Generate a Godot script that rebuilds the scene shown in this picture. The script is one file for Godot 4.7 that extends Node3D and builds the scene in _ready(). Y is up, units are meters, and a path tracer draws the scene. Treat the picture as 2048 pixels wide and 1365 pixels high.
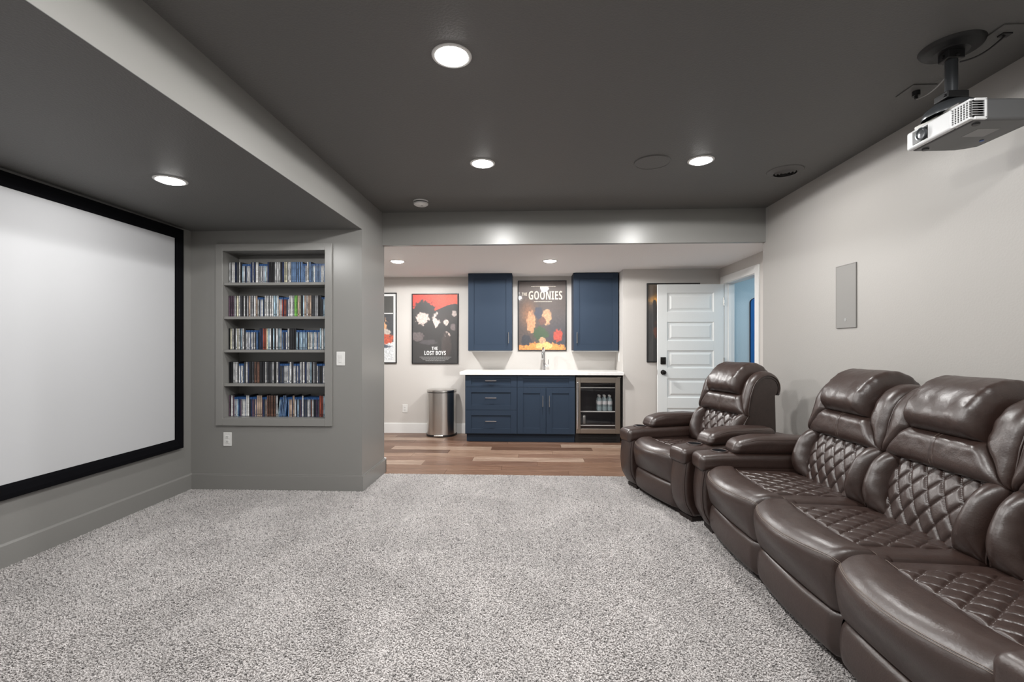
extends Node3D
# A basement home theatre opening on a wet bar. Metres, y up; the camera stands at the origin and looks along -z.

const EYE := 1.26            # camera height
const FOCAL := 930.0         # focal length in pixels of the 2048 x 1365 frame
const YAW := 2.463           # degrees to the left
const CEIL := 2.56
const LOW := 2.24            # underside of header, bulkhead and bar ceiling
const LEFT := -2.985         # screen wall
const JOG := -1.465          # pillar side and bulkhead face
const RIGHT := 2.21
const SHELFWALL := -3.95
const HEAD := -4.50          # header plane, end of the carpet
const BARZ := -6.62          # bar back wall
const POSTZ := -6.05         # short wall behind the open door
const DOORX := 2.40          # wall with the doorway
const REAR := 0.70

var M := {}
var taken := {}
var rng := RandomNumberGenerator.new()
var noise := FastNoiseLite.new()


# ------------------------------------------------------------------ mesh builder
class MB:
	var v := PackedVector3Array()
	var n := PackedVector3Array()
	var t := PackedVector2Array()
	var ix := PackedInt32Array()

	func vert(p: Vector3, nn: Vector3, uv := Vector2.ZERO) -> int:
		v.append(p); n.append(nn); t.append(uv)
		return v.size() - 1

	func tri(a: Vector3, b: Vector3, c: Vector3) -> void:      # a, b, c run anticlockwise seen from outside
		var nn := (b - a).cross(c - a).normalized()
		var i := vert(a, nn, Vector2(0, 0)); vert(b, nn, Vector2(1, 0)); vert(c, nn, Vector2(1, 1))
		ix.append_array([i, i + 2, i + 1])

	func quad(a: Vector3, b: Vector3, c: Vector3, d: Vector3) -> void:
		var nn := (b - a).cross(d - a).normalized()
		if nn == Vector3.ZERO:
			nn = (c - b).cross(d - c).normalized()
		var i := vert(a, nn, Vector2(0, 1)); vert(b, nn, Vector2(1, 1)); vert(c, nn, Vector2(1, 0)); vert(d, nn, Vector2(0, 0))
		ix.append_array([i, i + 2, i + 1, i, i + 3, i + 2])

	func box(lo: Vector3, hi: Vector3) -> MB:
		var a := lo; var b := hi
		quad(Vector3(a.x, a.y, b.z), Vector3(b.x, a.y, b.z), Vector3(b.x, b.y, b.z), Vector3(a.x, b.y, b.z))
		quad(Vector3(b.x, a.y, a.z), Vector3(a.x, a.y, a.z), Vector3(a.x, b.y, a.z), Vector3(b.x, b.y, a.z))
		quad(Vector3(b.x, a.y, b.z), Vector3(b.x, a.y, a.z), Vector3(b.x, b.y, a.z), Vector3(b.x, b.y, b.z))
		quad(Vector3(a.x, a.y, a.z), Vector3(a.x, a.y, b.z), Vector3(a.x, b.y, b.z), Vector3(a.x, b.y, a.z))
		quad(Vector3(a.x, b.y, b.z), Vector3(b.x, b.y, b.z), Vector3(b.x, b.y, a.z), Vector3(a.x, b.y, a.z))
		quad(Vector3(a.x, a.y, a.z), Vector3(b.x, a.y, a.z), Vector3(b.x, a.y, b.z), Vector3(a.x, a.y, b.z))
		return self

	func rbox(lo: Vector3, hi: Vector3, r: float, seg := 3, bend = null, fine := 1) -> MB:   # box with rounded edges
		var c := (lo + hi) / 2; var h := (hi - lo) / 2
		r = minf(r, minf(h.x, minf(h.y, h.z)) * 0.999)
		var inner := h - Vector3.ONE * r
		var ticks := []
		for k in 3:
			var list := []
			for i in seg + 1:
				list.append(-inner[k] - r * tan(PI / 4 * (1.0 - float(i) / seg)))
			for i in range(1, fine):
				list.append(lerpf(-inner[k], inner[k], float(i) / fine))
			for i in seg + 1:
				list.append(inner[k] + r * tan(PI / 4 * float(i) / seg))
			ticks.append(list)
		for k in 3:
			var ku: int = (k + 1) % 3; var kv: int = (k + 2) % 3
			for s in [-1.0, 1.0]:
				var first := v.size()
				var U: Array = ticks[ku]; var W: Array = ticks[kv]
				for i in U.size():
					for j in W.size():
						var p := Vector3.ZERO
						p[k] = s * h[k]; p[ku] = U[i]; p[kv] = W[j]
						var q := p.clamp(-inner, inner)
						var nn := (p - q).normalized()
						var at := c + q + nn * r
						vert(bend.call(at) if bend != null else at, nn, Vector2(float(i) / (U.size() - 1), float(j) / (W.size() - 1)))
				_lattice(first, U.size(), W.size(), s < 0)
		if bend != null:
			smooth_normals()
		return self

	func _lattice(first: int, nu: int, nv: int, flip: bool) -> void:
		for i in nu - 1:
			for j in nv - 1:
				var a := first + i * nv + j; var b := a + nv; var c := b + 1; var d := a + 1
				if flip:
					ix.append_array([a, b, c, a, c, d])
				else:
					ix.append_array([a, c, b, a, d, c])

	func smooth_normals() -> void:        # area weighted, joined where vertices coincide
		var sum := {}
		for k in range(0, ix.size(), 3):
			var a := v[ix[k]]; var b := v[ix[k + 1]]; var c := v[ix[k + 2]]
			var nn := (c - a).cross(b - a)
			for p in [a, b, c]:
				var key := Vector3i((p as Vector3) * 20000.0)
				sum[key] = sum.get(key, Vector3.ZERO) + nn
		for k in v.size():
			var q: Vector3 = sum.get(Vector3i(v[k] * 20000.0), Vector3.ZERO)
			if q.length() > 1e-14:
				n[k] = q.normalized()

	func grid(nu: int, nv: int, f: Callable, flip := false) -> MB:   # f(u, v) -> point; outward = dP/du x dP/dv, or the other side
		var first := v.size()
		for i in nu + 1:
			for j in nv + 1:
				vert(f.call(float(i) / nu, float(j) / nv), Vector3.UP, Vector2(float(i) / nu, float(j) / nv))
		var w := nv + 1
		for i in nu + 1:
			for j in w:
				var du := v[first + mini(i + 1, nu) * w + j] - v[first + maxi(i - 1, 0) * w + j]
				var dv := v[first + i * w + mini(j + 1, nv)] - v[first + i * w + maxi(j - 1, 0)]
				var nn := du.cross(dv)
				if nn.length() > 1e-14:
					n[first + i * w + j] = nn.normalized() * (-1.0 if flip else 1.0)
		_lattice(first, nu + 1, w, flip)
		return self

	func tube(path: Array, r: float, sides := 8, caps := true) -> MB:
		var first := v.size()
		var side := Vector3.ZERO
		for i in path.size():
			var dir: Vector3 = ((path[mini(i + 1, path.size() - 1)] as Vector3) - (path[maxi(i - 1, 0)] as Vector3)).normalized()
			if side == Vector3.ZERO:
				side = dir.cross(Vector3.UP if absf(dir.y) < 0.9 else Vector3.RIGHT).normalized()
			side = (side - dir * side.dot(dir)).normalized()
			var other := dir.cross(side)
			for k in sides + 1:
				var a := TAU * k / sides
				var nn := side * cos(a) + other * sin(a)
				vert(path[i] + nn * r, nn, Vector2(float(k) / sides, float(i)))
		_lattice(first, path.size(), sides + 1, true)
		if caps:
			for e in [0, path.size() - 1]:
				var c: Vector3 = path[e]
				for k in sides:
					var a := v[first + e * (sides + 1) + k]; var b := v[first + e * (sides + 1) + k + 1]
					if e == 0:
						tri(c, b, a)
					else:
						tri(c, a, b)
		return self

	func lathe(profile: Array, sides := 32, at := Vector3.ZERO, about := Basis.IDENTITY, sharp := 35.0) -> MB:   # profile of (radius, height) going up the outside; about turns +y to the axis
		for i in profile.size() - 1:
			var a: Vector2 = profile[i]; var b: Vector2 = profile[i + 1]
			var d := (b - a).normalized()
			var here := Vector2(d.y, -d.x)
			var na := here; var nb := here
			if i > 0:
				var e := (a - (profile[i - 1] as Vector2)).normalized()
				if rad_to_deg(acos(clampf(d.dot(e), -1, 1))) < sharp:
					na = (here + Vector2(e.y, -e.x)).normalized()
			if i < profile.size() - 2:
				var e := ((profile[i + 2] as Vector2) - b).normalized()
				if rad_to_deg(acos(clampf(d.dot(e), -1, 1))) < sharp:
					nb = (here + Vector2(e.y, -e.x)).normalized()
			var first := v.size()
			for k in sides + 1:
				var w := TAU * k / sides
				var o := Vector3(cos(w), 0, -sin(w))
				vert(at + about * (o * a.x + Vector3.UP * a.y), about * (o * na.x + Vector3.UP * na.y), Vector2(float(k) / sides, 0))
				vert(at + about * (o * b.x + Vector3.UP * b.y), about * (o * nb.x + Vector3.UP * nb.y), Vector2(float(k) / sides, 1))
			_lattice(first, sides + 1, 2, false)
		return self

	func prism(poly: Array, lo: float, hi: float, place: Callable) -> MB:   # poly runs anticlockwise; place(x, y, w) -> point, a right-handed frame
		var pts := PackedVector2Array(poly)
		var cut := Geometry2D.triangulate_polygon(pts)
		for k in range(0, cut.size(), 3):
			var a := pts[cut[k]]; var b := pts[cut[k + 1]]; var c := pts[cut[k + 2]]
			if (b - a).cross(c - a) < 0:
				var s := b; b = c; c = s
			tri(place.call(a.x, a.y, hi), place.call(b.x, b.y, hi), place.call(c.x, c.y, hi))
			tri(place.call(a.x, a.y, lo), place.call(c.x, c.y, lo), place.call(b.x, b.y, lo))
		for k in pts.size():
			var a := pts[k]; var b := pts[(k + 1) % pts.size()]
			quad(place.call(a.x, a.y, lo), place.call(b.x, b.y, lo), place.call(b.x, b.y, hi), place.call(a.x, a.y, hi))
		return self

	func mesh() -> ArrayMesh:
		var a := []
		a.resize(Mesh.ARRAY_MAX)
		a[Mesh.ARRAY_VERTEX] = v; a[Mesh.ARRAY_NORMAL] = n; a[Mesh.ARRAY_TEX_UV] = t; a[Mesh.ARRAY_INDEX] = ix
		var m := ArrayMesh.new()
		m.add_surface_from_arrays(Mesh.PRIMITIVE_TRIANGLES, a)
		return m


# ------------------------------------------------------------------ naming and placing
func numbered(called: String) -> String:
	var k: int = taken.get(called, 0)
	taken[called] = k + 1
	return called if k == 0 else "%s_%03d" % [called, k]


func tag(o: Node3D, label: String, category: String, group := "", kind := "") -> Node3D:
	o.set_meta("label", label); o.set_meta("category", category)
	if group: o.set_meta("group", group)
	if kind: o.set_meta("kind", kind)
	return o


func thing(called: String, label: String, category: String, at := Vector3.ZERO, turn := 0.0, group := "") -> Node3D:
	var o := Node3D.new()
	o.name = numbered(called)
	add_child(o)
	o.position = at; o.rotation.y = turn
	return tag(o, label, category, group)


func part(called: String, mb, m: Material, parent: Node3D, label := "") -> MeshInstance3D:
	var o := MeshInstance3D.new()
	o.name = called
	o.mesh = mb.mesh() if mb is MB else mb
	o.material_override = m
	parent.add_child(o, true)
	if label: o.set_meta("label", label)
	return o


func struct(called: String, mb: MB, m: Material, label: String, category: String) -> MeshInstance3D:
	var o := MeshInstance3D.new()
	o.name = called
	o.mesh = mb.mesh()
	o.material_override = m
	add_child(o)
	tag(o, label, category, "", "structure")
	return o


func V(x: float, y: float, z: float) -> Vector3:
	return Vector3(x, y, z)


# ------------------------------------------------------------------ materials
func lin(r: float, g: float, b: float) -> Color:
	return Color(r, g, b).linear_to_srgb()


func mat(called: String, c: Color, rough := 0.6, metal := 0.0, spec := 0.5) -> StandardMaterial3D:
	var m := StandardMaterial3D.new()
	m.resource_name = called
	m.albedo_color = c; m.roughness = rough; m.metallic = metal; m.metallic_specular = spec
	M[called] = m
	return m


func noise_texture(freq: float, size := 512, octaves := 4, ramp: Gradient = null, normal := false, strength := 4.0, kind := FastNoiseLite.TYPE_SIMPLEX_SMOOTH, sd := 3) -> NoiseTexture2D:
	var f := FastNoiseLite.new()
	f.noise_type = kind; f.frequency = freq; f.fractal_octaves = octaves; f.seed = sd
	var t := NoiseTexture2D.new()
	t.width = size; t.height = size; t.seamless = true; t.noise = f
	t.as_normal_map = normal; t.bump_strength = strength
	if ramp: t.color_ramp = ramp
	return t


func triplanar(m: StandardMaterial3D, scale: float) -> void:
	m.uv1_triplanar = true; m.uv1_world_triplanar = true
	m.uv1_scale = Vector3.ONE * scale


func paint(called: String, c: Color, rough: float, peel := 0.35) -> void:
	var m := mat(called, c, rough, 0.0, 0.45)
	m.normal_enabled = true
	m.normal_texture = M.peel
	m.normal_scale = peel
	triplanar(m, 2.2)


func make_materials() -> void:
	M.peel = noise_texture(0.06, 512, 3, null, true, 3.0)
	paint("grey_paint", lin(0.228, 0.224, 0.214), 0.30, 0.05)
	paint("ceiling_paint", lin(0.128, 0.126, 0.122), 0.55, 0.4)
	paint("light_paint", lin(0.355, 0.341, 0.324), 0.5, 0.12)
	paint("bar_paint", lin(0.56, 0.535, 0.51), 0.55, 0.12)
	paint("white_ceiling", lin(0.88, 0.865, 0.86), 0.8, 0.6)
	paint("white_trim", lin(0.76, 0.76, 0.75), 0.35, 0.1)
	paint("hall_paint", lin(0.60, 0.68, 0.72), 0.6)
	paint("door_white", lin(0.72, 0.735, 0.73), 0.38, 0.1)
	mat("felt", lin(0.005, 0.005, 0.0062), 0.9, 0.0, 0.15)
	mat("screen_white", lin(0.50, 0.505, 0.52), 0.85, 0.0, 0.2)
	mat("navy", lin(0.026, 0.040, 0.064), 0.5, 0.0, 0.28)
	mat("cabinet_inside", lin(0.25, 0.22, 0.19), 0.6)
	var q := mat("quartz", lin(0.78, 0.77, 0.75), 0.22)
	q.albedo_texture = noise_texture(0.02, 512, 4, ramp([[0.0, Color(0.93, 0.93, 0.93)], [0.5, Color.WHITE], [1.0, Color(0.96, 0.96, 0.97)]]))
	triplanar(q, 1.0)
	mat("chrome", lin(0.75, 0.75, 0.76), 0.14, 1.0)
	mat("nickel", lin(0.55, 0.54, 0.52), 0.28, 1.0)
	var st := mat("stainless", lin(0.60, 0.585, 0.565), 0.26, 1.0)
	st.anisotropy_enabled = true; st.anisotropy = -0.75
	mat("warm_stainless", lin(0.30, 0.262, 0.225), 0.36, 0.85)
	mat("black_plastic", lin(0.012, 0.012, 0.013), 0.4)
	mat("black_satin", lin(0.012, 0.012, 0.013), 0.38)
	mat("dark_bronze", lin(0.03, 0.028, 0.027), 0.25, 0.8)
	mat("white_plastic", lin(0.68, 0.675, 0.66), 0.35)
	mat("grey_plastic", lin(0.30, 0.30, 0.295), 0.35)
	mat("projector_white", lin(0.72, 0.73, 0.74), 0.3)
	mat("projector_grey", lin(0.10, 0.102, 0.105), 0.38)
	mat("mount_black", lin(0.006, 0.006, 0.007), 0.5)
	mat("mount_grey", lin(0.055, 0.06, 0.066), 0.3, 0.3)
	mat("sticker", lin(0.26, 0.26, 0.26), 0.4)
	mat("blue_mark", lin(0.05, 0.12, 0.4), 0.4)
	mat("grille_grey", lin(0.235, 0.228, 0.218), 0.7)
	mat("thread", lin(0.16, 0.125, 0.105), 0.6)
	mat("label_white", lin(0.7, 0.7, 0.72), 0.4)
	mat("board_blue", lin(0.015, 0.12, 0.36), 0.25)
	mat("lettering_cream", lin(0.75, 0.66, 0.55), 0.5)
	mat("lettering_white", lin(0.8, 0.8, 0.8), 0.5)
	mat("mat_white", lin(0.75, 0.76, 0.76), 0.5)
	var g := mat("glass", Color(1, 1, 1, 0.02), 0.03, 0.0, 0.32)
	g.transparency = BaseMaterial3D.TRANSPARENCY_ALPHA
	var dg := mat("dark_glass", Color(0.2, 0.2, 0.22, 0.10), 0.03)
	dg.transparency = BaseMaterial3D.TRANSPARENCY_ALPHA
	var bw := mat("bottle_clear", Color(0.8, 0.88, 0.9, 0.35), 0.1)
	bw.transparency = BaseMaterial3D.TRANSPARENCY_ALPHA
	var l := mat("lamp_lens", lin(0.85, 0.85, 0.85), 0.4)
	l.emission_enabled = true; l.emission = Color(1.0, 0.99, 0.98); l.emission_energy_multiplier = 30.0
	var pg := mat("panel_glow", lin(0.85, 0.85, 0.85), 0.4)
	pg.emission_enabled = true; pg.emission = Color(0.80, 0.93, 1.0); pg.emission_energy_multiplier = 1.6
	# leather: fine grain and soft blotches of wear
	var le := mat("leather", lin(0.036, 0.0195, 0.0152), 0.42, 0.0, 0.66)
	le.albedo_texture = noise_texture(0.012, 512, 4, ramp([[0.0, Color(0.84, 0.82, 0.82)], [0.5, Color(0.95, 0.94, 0.94)], [1.0, Color.WHITE]]), false, 4, FastNoiseLite.TYPE_SIMPLEX_SMOOTH, 11)
	le.roughness_texture = noise_texture(0.02, 512, 4, ramp([[0.0, Color(0.82, 0.82, 0.82)], [1.0, Color.WHITE]]), false, 4, FastNoiseLite.TYPE_SIMPLEX_SMOOTH, 5)
	le.normal_enabled = true
	le.normal_texture = noise_texture(0.09, 512, 3, null, true, 3.0, FastNoiseLite.TYPE_CELLULAR, 7)
	le.normal_scale = 0.22
	le.uv1_triplanar = true; le.uv1_scale = Vector3.ONE * 3.0
	mat("leather_dark", lin(0.02, 0.014, 0.0125), 0.5, 0.0, 0.4)
	# carpet backing and tufts
	var c := mat("carpet", lin(0.42, 0.404, 0.398), 0.95, 0.0, 0.2)
	c.albedo_texture = noise_texture(0.25, 1024, 3, ramp([[0.0, Color(0.35, 0.33, 0.33)], [0.38, Color(0.75, 0.73, 0.72)], [0.6, Color.WHITE], [1.0, Color.WHITE]]))
	triplanar(c, 1.0)
	var tu := mat("tuft", Color.WHITE, 0.95, 0.0, 0.2)
	tu.vertex_color_use_as_albedo = true


func ramp(stops: Array) -> Gradient:
	var g := Gradient.new()
	g.offsets = PackedFloat32Array(stops.map(func(s): return s[0]))
	g.colors = PackedColorArray(stops.map(func(s): return s[1]))
	return g


# ------------------------------------------------------------------ start
func _ready() -> void:
	rng.seed = 7
	noise.seed = 21; noise.frequency = 1.0
	# camera
	var cam := Camera3D.new()
	cam.name = "camera"
	add_child(cam)
	cam.position = V(0, EYE, 0)
	cam.rotation_degrees = V(0, YAW, 0)
	cam.near = 0.05; cam.far = 60.0
	cam.projection = Camera3D.PROJECTION_FRUSTUM
	cam.size = cam.near * 1365.0 / FOCAL
	cam.frustum_offset = Vector2(0, cam.near * 8.5 / FOCAL)
	cam.current = true
	# surroundings: a closed basement, nothing but dark outside
	var env := Environment.new()
	env.background_mode = Environment.BG_COLOR
	env.background_color = Color(0.02, 0.02, 0.022)
	env.tonemap_mode = Environment.TONE_MAPPER_LINEAR
	env.tonemap_exposure = 1.0
	env.sdfgi_enabled = true; env.ssao_enabled = true; env.ssil_enabled = true
	var we := WorldEnvironment.new()
	we.name = "world_environment"
	we.environment = env
	add_child(we)
	make_materials()
	# downlights: the theatre's grid, the two under the bulkhead and the bar's
	downlight(V(-0.36, CEIL, -2.074), "largest recessed ceiling light in view, above the middle of the carpet", 1.48)
	downlight(V(-0.353, CEIL, -3.309), "recessed ceiling light between the smoke detector and the round ceiling speaker", 1.48)
	downlight(V(1.186, CEIL, -3.322), "recessed ceiling light between the round ceiling speaker and the air vent", 1.48)
	downlight(V(-0.36, CEIL, -0.80), "recessed ceiling light out of frame, above the near carpet", 2.1)
	downlight(V(1.186, CEIL, -0.80), "recessed ceiling light out of frame, above the near sofa seat", 1.48)
	downlight(V(-2.187, LOW + 0.02, -2.724), "recessed light in the low bulkhead above the projection screen", 0.72)
	downlight(V(-2.187, LOW + 0.02, -0.85), "recessed light in the low bulkhead, out of frame beside the camera", 0.36)
	downlight(V(-1.567, LOW, -5.359), "recessed light in the white bar ceiling beside the grey pillar", 2.45)
	downlight(V(0.208, LOW, -5.402), "recessed light in the white bar ceiling in front of the sink", 2.45)
	hall_light()
	build_room()
	build_wood_floor()
	build_screen()
	build_shelf_and_cases()
	build_bar()
	build_door()
	build_seating()
	build_projector()
	build_ceiling_items()
	build_wall_items()
	build_posters()
	build_carpet_pile()


func downlight(at: Vector3, label: String, energy: float) -> void:
	var o := thing("recessed_light", label, "ceiling light", at, 0.0, "recessed downlights")
	part("trim_ring", MB.new().lathe([Vector2(0.072, -0.001), Vector2(0.074, -0.005), Vector2(0.083, -0.006), Vector2(0.089, -0.003), Vector2(0.09, 0.0)].map(func(p): return p), 40), M.white_plastic, o)
	part("lens", MB.new().lathe([Vector2(0.0, -0.018), Vector2(0.03, -0.0172), Vector2(0.055, -0.0135), Vector2(0.068, -0.0075), Vector2(0.073, -0.002)], 40), M.lamp_lens, o)
	var a := SpotLight3D.new()      # a shallow recessed lens: even light inside a very wide cone, cut off just under the ceiling
	a.name = "lamp"
	a.light_energy = energy
	a.light_color = Color(1.0, 0.995, 0.985)
	a.light_size = 0.06
	a.spot_range = 14.0; a.spot_attenuation = 2.0
	a.spot_angle = 87.0; a.spot_angle_attenuation = 0.05
	a.shadow_enabled = true
	a.rotation_degrees = V(-90, 0, 0)
	a.position = V(0, -0.021, 0)
	o.add_child(a)
	var d := AreaLight3D.new()      # the lens itself, glowing straight down
	d.name = "lens_glow"
	d.light_energy = energy * 0.95
	d.light_color = a.light_color
	d.area_size = Vector2(0.12, 0.12); d.area_normalize_energy = true; d.area_range = 14.0
	d.shadow_enabled = true
	d.rotation_degrees = V(-90, 0, 0)
	d.position = V(0, -0.0205, 0)
	o.add_child(d)


func hall_light() -> void:
	var o := thing("ceiling_panel_light", "flat white panel light in the hall ceiling beyond the doorway", "ceiling light", V(3.35, 2.38, -5.2))
	part("frame", MB.new().rbox(V(-0.31, -0.02, -0.31), V(0.31, 0.02, 0.31), 0.006), M.white_plastic, o)
	part("diffuser", MB.new().box(V(-0.28, -0.024, -0.28), V(0.28, -0.0195, 0.28)), M.panel_glow, o)
	var a := AreaLight3D.new()
	a.name = "lamp"
	a.area_size = Vector2(0.55, 0.55); a.area_normalize_energy = true
	a.light_energy = 1.1; a.light_color = Color(0.80, 0.93, 1.0); a.area_range = 12.0
	a.shadow_enabled = true
	a.rotation_degrees = V(-90, 0, 0); a.position = V(0, -0.03, 0)
	o.add_child(a)


# ------------------------------------------------------------------ the room
func build_room() -> void:
	var b: MB
	struct("floor", MB.new().box(V(LEFT - 0.1, -0.1, HEAD), V(RIGHT + 0.1, 0, REAR + 0.1)), M.carpet, "theatre floor covered with speckled light grey carpet", "floor")
	struct("ceiling", MB.new().box(V(JOG, CEIL, HEAD - 0.06), V(RIGHT + 0.12, CEIL + 0.12, REAR + 0.1)), M.ceiling_paint, "dark charcoal painted theatre ceiling", "ceiling")
	b = MB.new()
	b.box(V(LEFT - 0.12, LOW + 0.020, SHELFWALL), V(JOG - 0.0005, LOW + 0.0225, REAR + 0.1))
	var low := struct("ceiling_low", b, M.ceiling_paint, "dark grey underside of the bulkhead above the screen", "ceiling")
	low.name = "ceiling_bulkhead"
	struct("wall_bulkhead", MB.new().box(V(LEFT - 0.12, LOW + 0.022, SHELFWALL), V(JOG, CEIL + 0.12, REAR + 0.1)), M.grey_paint, "grey face of the long bulkhead running along the ceiling", "wall")
	struct("wall_left", MB.new().box(V(LEFT - 0.12, 0, SHELFWALL), V(LEFT, LOW + 0.022, REAR + 0.1)), M.grey_paint, "dark grey wall behind the projection screen", "wall")
	# wall with the niche, as deep as the pillar
	b = MB.new()
	var z0 := HEAD - 0.055
	b.box(V(-3.3, 0, z0), V(JOG, 0.615, SHELFWALL))
	b.box(V(-3.3, 2.082, z0), V(JOG, CEIL + 0.1, SHELFWALL))
	b.box(V(-3.3, 0.615, z0), V(-2.692, 2.082, SHELFWALL))
	b.box(V(-1.783, 0.615, z0), V(JOG, 2.082, SHELFWALL))
	b.box(V(-2.692, 0.615, z0), V(-1.783, 2.082, -4.17))
	struct("wall_shelf", b, M.grey_paint, "grey wall and pillar with the built in shelf niche", "wall")
	struct("wall_header", MB.new().box(V(JOG, LOW, HEAD - 0.055), V(RIGHT + 0.1, CEIL + 0.1, HEAD)), M.grey_paint, "grey header beam over the opening to the bar", "wall")
	struct("wall_right", MB.new().rbox(V(RIGHT, -0.05, HEAD - 0.06), V(RIGHT + 0.19, CEIL + 0.1, REAR + 0.1), 0.008), M.light_paint, "light greige wall behind the sofa", "wall")
	struct("wall_rear", MB.new().box(V(LEFT - 0.12, 0, REAR), V(RIGHT + 0.19, CEIL + 0.12, REAR + 0.1)), M.light_paint, "light greige wall behind the camera", "wall")
	# bar
	struct("wall_bar_back", MB.new().box(V(-3.4, 0, BARZ - 0.1), V(1.20, LOW + 0.1, BARZ)), M.bar_paint, "light greige back wall of the bar", "wall")
	struct("wall_bar_left", MB.new().box(V(-3.4, 0, BARZ), V(-3.3, LOW + 0.1, HEAD - 0.055)), M.bar_paint, "light greige side wall of the bar behind the pillar", "wall")
	struct("wall_bar_right", MB.new().box(V(1.172, 0, BARZ - 0.1), V(DOORX + 0.12, LOW + 0.1, POSTZ)), M.bar_paint, "short light wall between the cooler and the open door", "wall")
	b = MB.new()
	b.box(V(DOORX, 0, POSTZ), V(DOORX + 0.12, LOW + 0.1, -5.925))
	b.box(V(DOORX, 0, -5.08), V(DOORX + 0.12, LOW + 0.1, HEAD - 0.06))
	b.box(V(DOORX, 2.045, -5.925), V(DOORX + 0.12, LOW + 0.1, -5.08))
	struct("wall_door", b, M.bar_paint, "light wall with the doorway beside the bar", "wall")
	struct("ceiling_bar", MB.new().box(V(-3.4, LOW, BARZ - 0.1), V(DOORX + 0.12, LOW + 0.1, HEAD - 0.055)), M.white_ceiling, "low white ceiling over the bar", "ceiling")
	# hall beyond the doorway
	struct("wall_hall", MB.new().box(V(DOORX + 0.12, 0, -6.28), V(4.4, 2.5, -6.16)).box(V(4.3, 0, -6.16), V(4.4, 2.5, -4.3)).box(V(DOORX + 0.12, 0, -4.4), V(4.3, 2.5, -4.3)), M.hall_paint, "pale walls of the hall beyond the doorway", "wall")
	struct("floor_hall", MB.new().box(V(DOORX + 0.12, -0.1, -6.28), V(4.4, -0.002, -4.3)), M.cabinet_inside, "brown floor of the hall beyond the doorway", "floor")
	struct("ceiling_hall", MB.new().box(V(DOORX + 0.12, 2.4, -6.28), V(4.4, 2.5, -4.3)), M.white_ceiling, "white ceiling of the hall beyond the doorway", "ceiling")
	# baseboards
	struct("baseboard_left", MB.new().box(V(LEFT, 0, SHELFWALL), V(LEFT + 0.016, 0.128, REAR)).prism([Vector2(0, 0.128), Vector2(0.016, 0.128), Vector2(0.008, 0.14), Vector2(0, 0.14)], SHELFWALL, REAR, func(x, y, w): return V(LEFT + x, y, w)), M.grey_paint, "grey baseboard under the projection screen", "baseboard")
	struct("baseboard_back", MB.new().box(V(LEFT + 0.016, 0, SHELFWALL), V(JOG + 0.016, 0.128, SHELFWALL + 0.016)).box(V(LEFT + 0.016, 0.128, SHELFWALL), V(JOG + 0.01, 0.138, SHELFWALL + 0.01)), M.grey_paint, "grey baseboard below the built in shelf", "baseboard")
	struct("baseboard_pillar", MB.new().box(V(JOG, 0, HEAD - 0.07), V(JOG + 0.016, 0.128, SHELFWALL)).box(V(JOG, 0.128, HEAD - 0.07), V(JOG + 0.01, 0.138, SHELFWALL)), M.grey_paint, "grey baseboard along the side of the pillar", "baseboard")
	struct("baseboard_right", MB.new().box(V(RIGHT - 0.016, 0, HEAD - 0.06), V(RIGHT, 0.138, REAR)), M.white_trim, "white baseboard behind the sofa", "baseboard")
	struct("baseboard_bar", MB.new().box(V(-3.3, 0, BARZ), V(-0.87, 0.13, BARZ + 0.016)).box(V(-3.3, 0.13, BARZ), V(-0.87, 0.142, BARZ + 0.01)), M.white_trim, "white baseboard on the bar back wall", "baseboard")
	struct("baseboard_bar_right", MB.new().box(V(1.172, 0, POSTZ), V(DOORX, 0.142, POSTZ + 0.016)), M.white_trim, "white baseboard behind the open door", "baseboard")
	struct("baseboard_pillar_end", MB.new().box(V(-3.3, 0, HEAD - 0.071), V(JOG + 0.016, 0.142, HEAD - 0.055)), M.white_trim, "white baseboard end at the bar side of the pillar", "baseboard")


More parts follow.
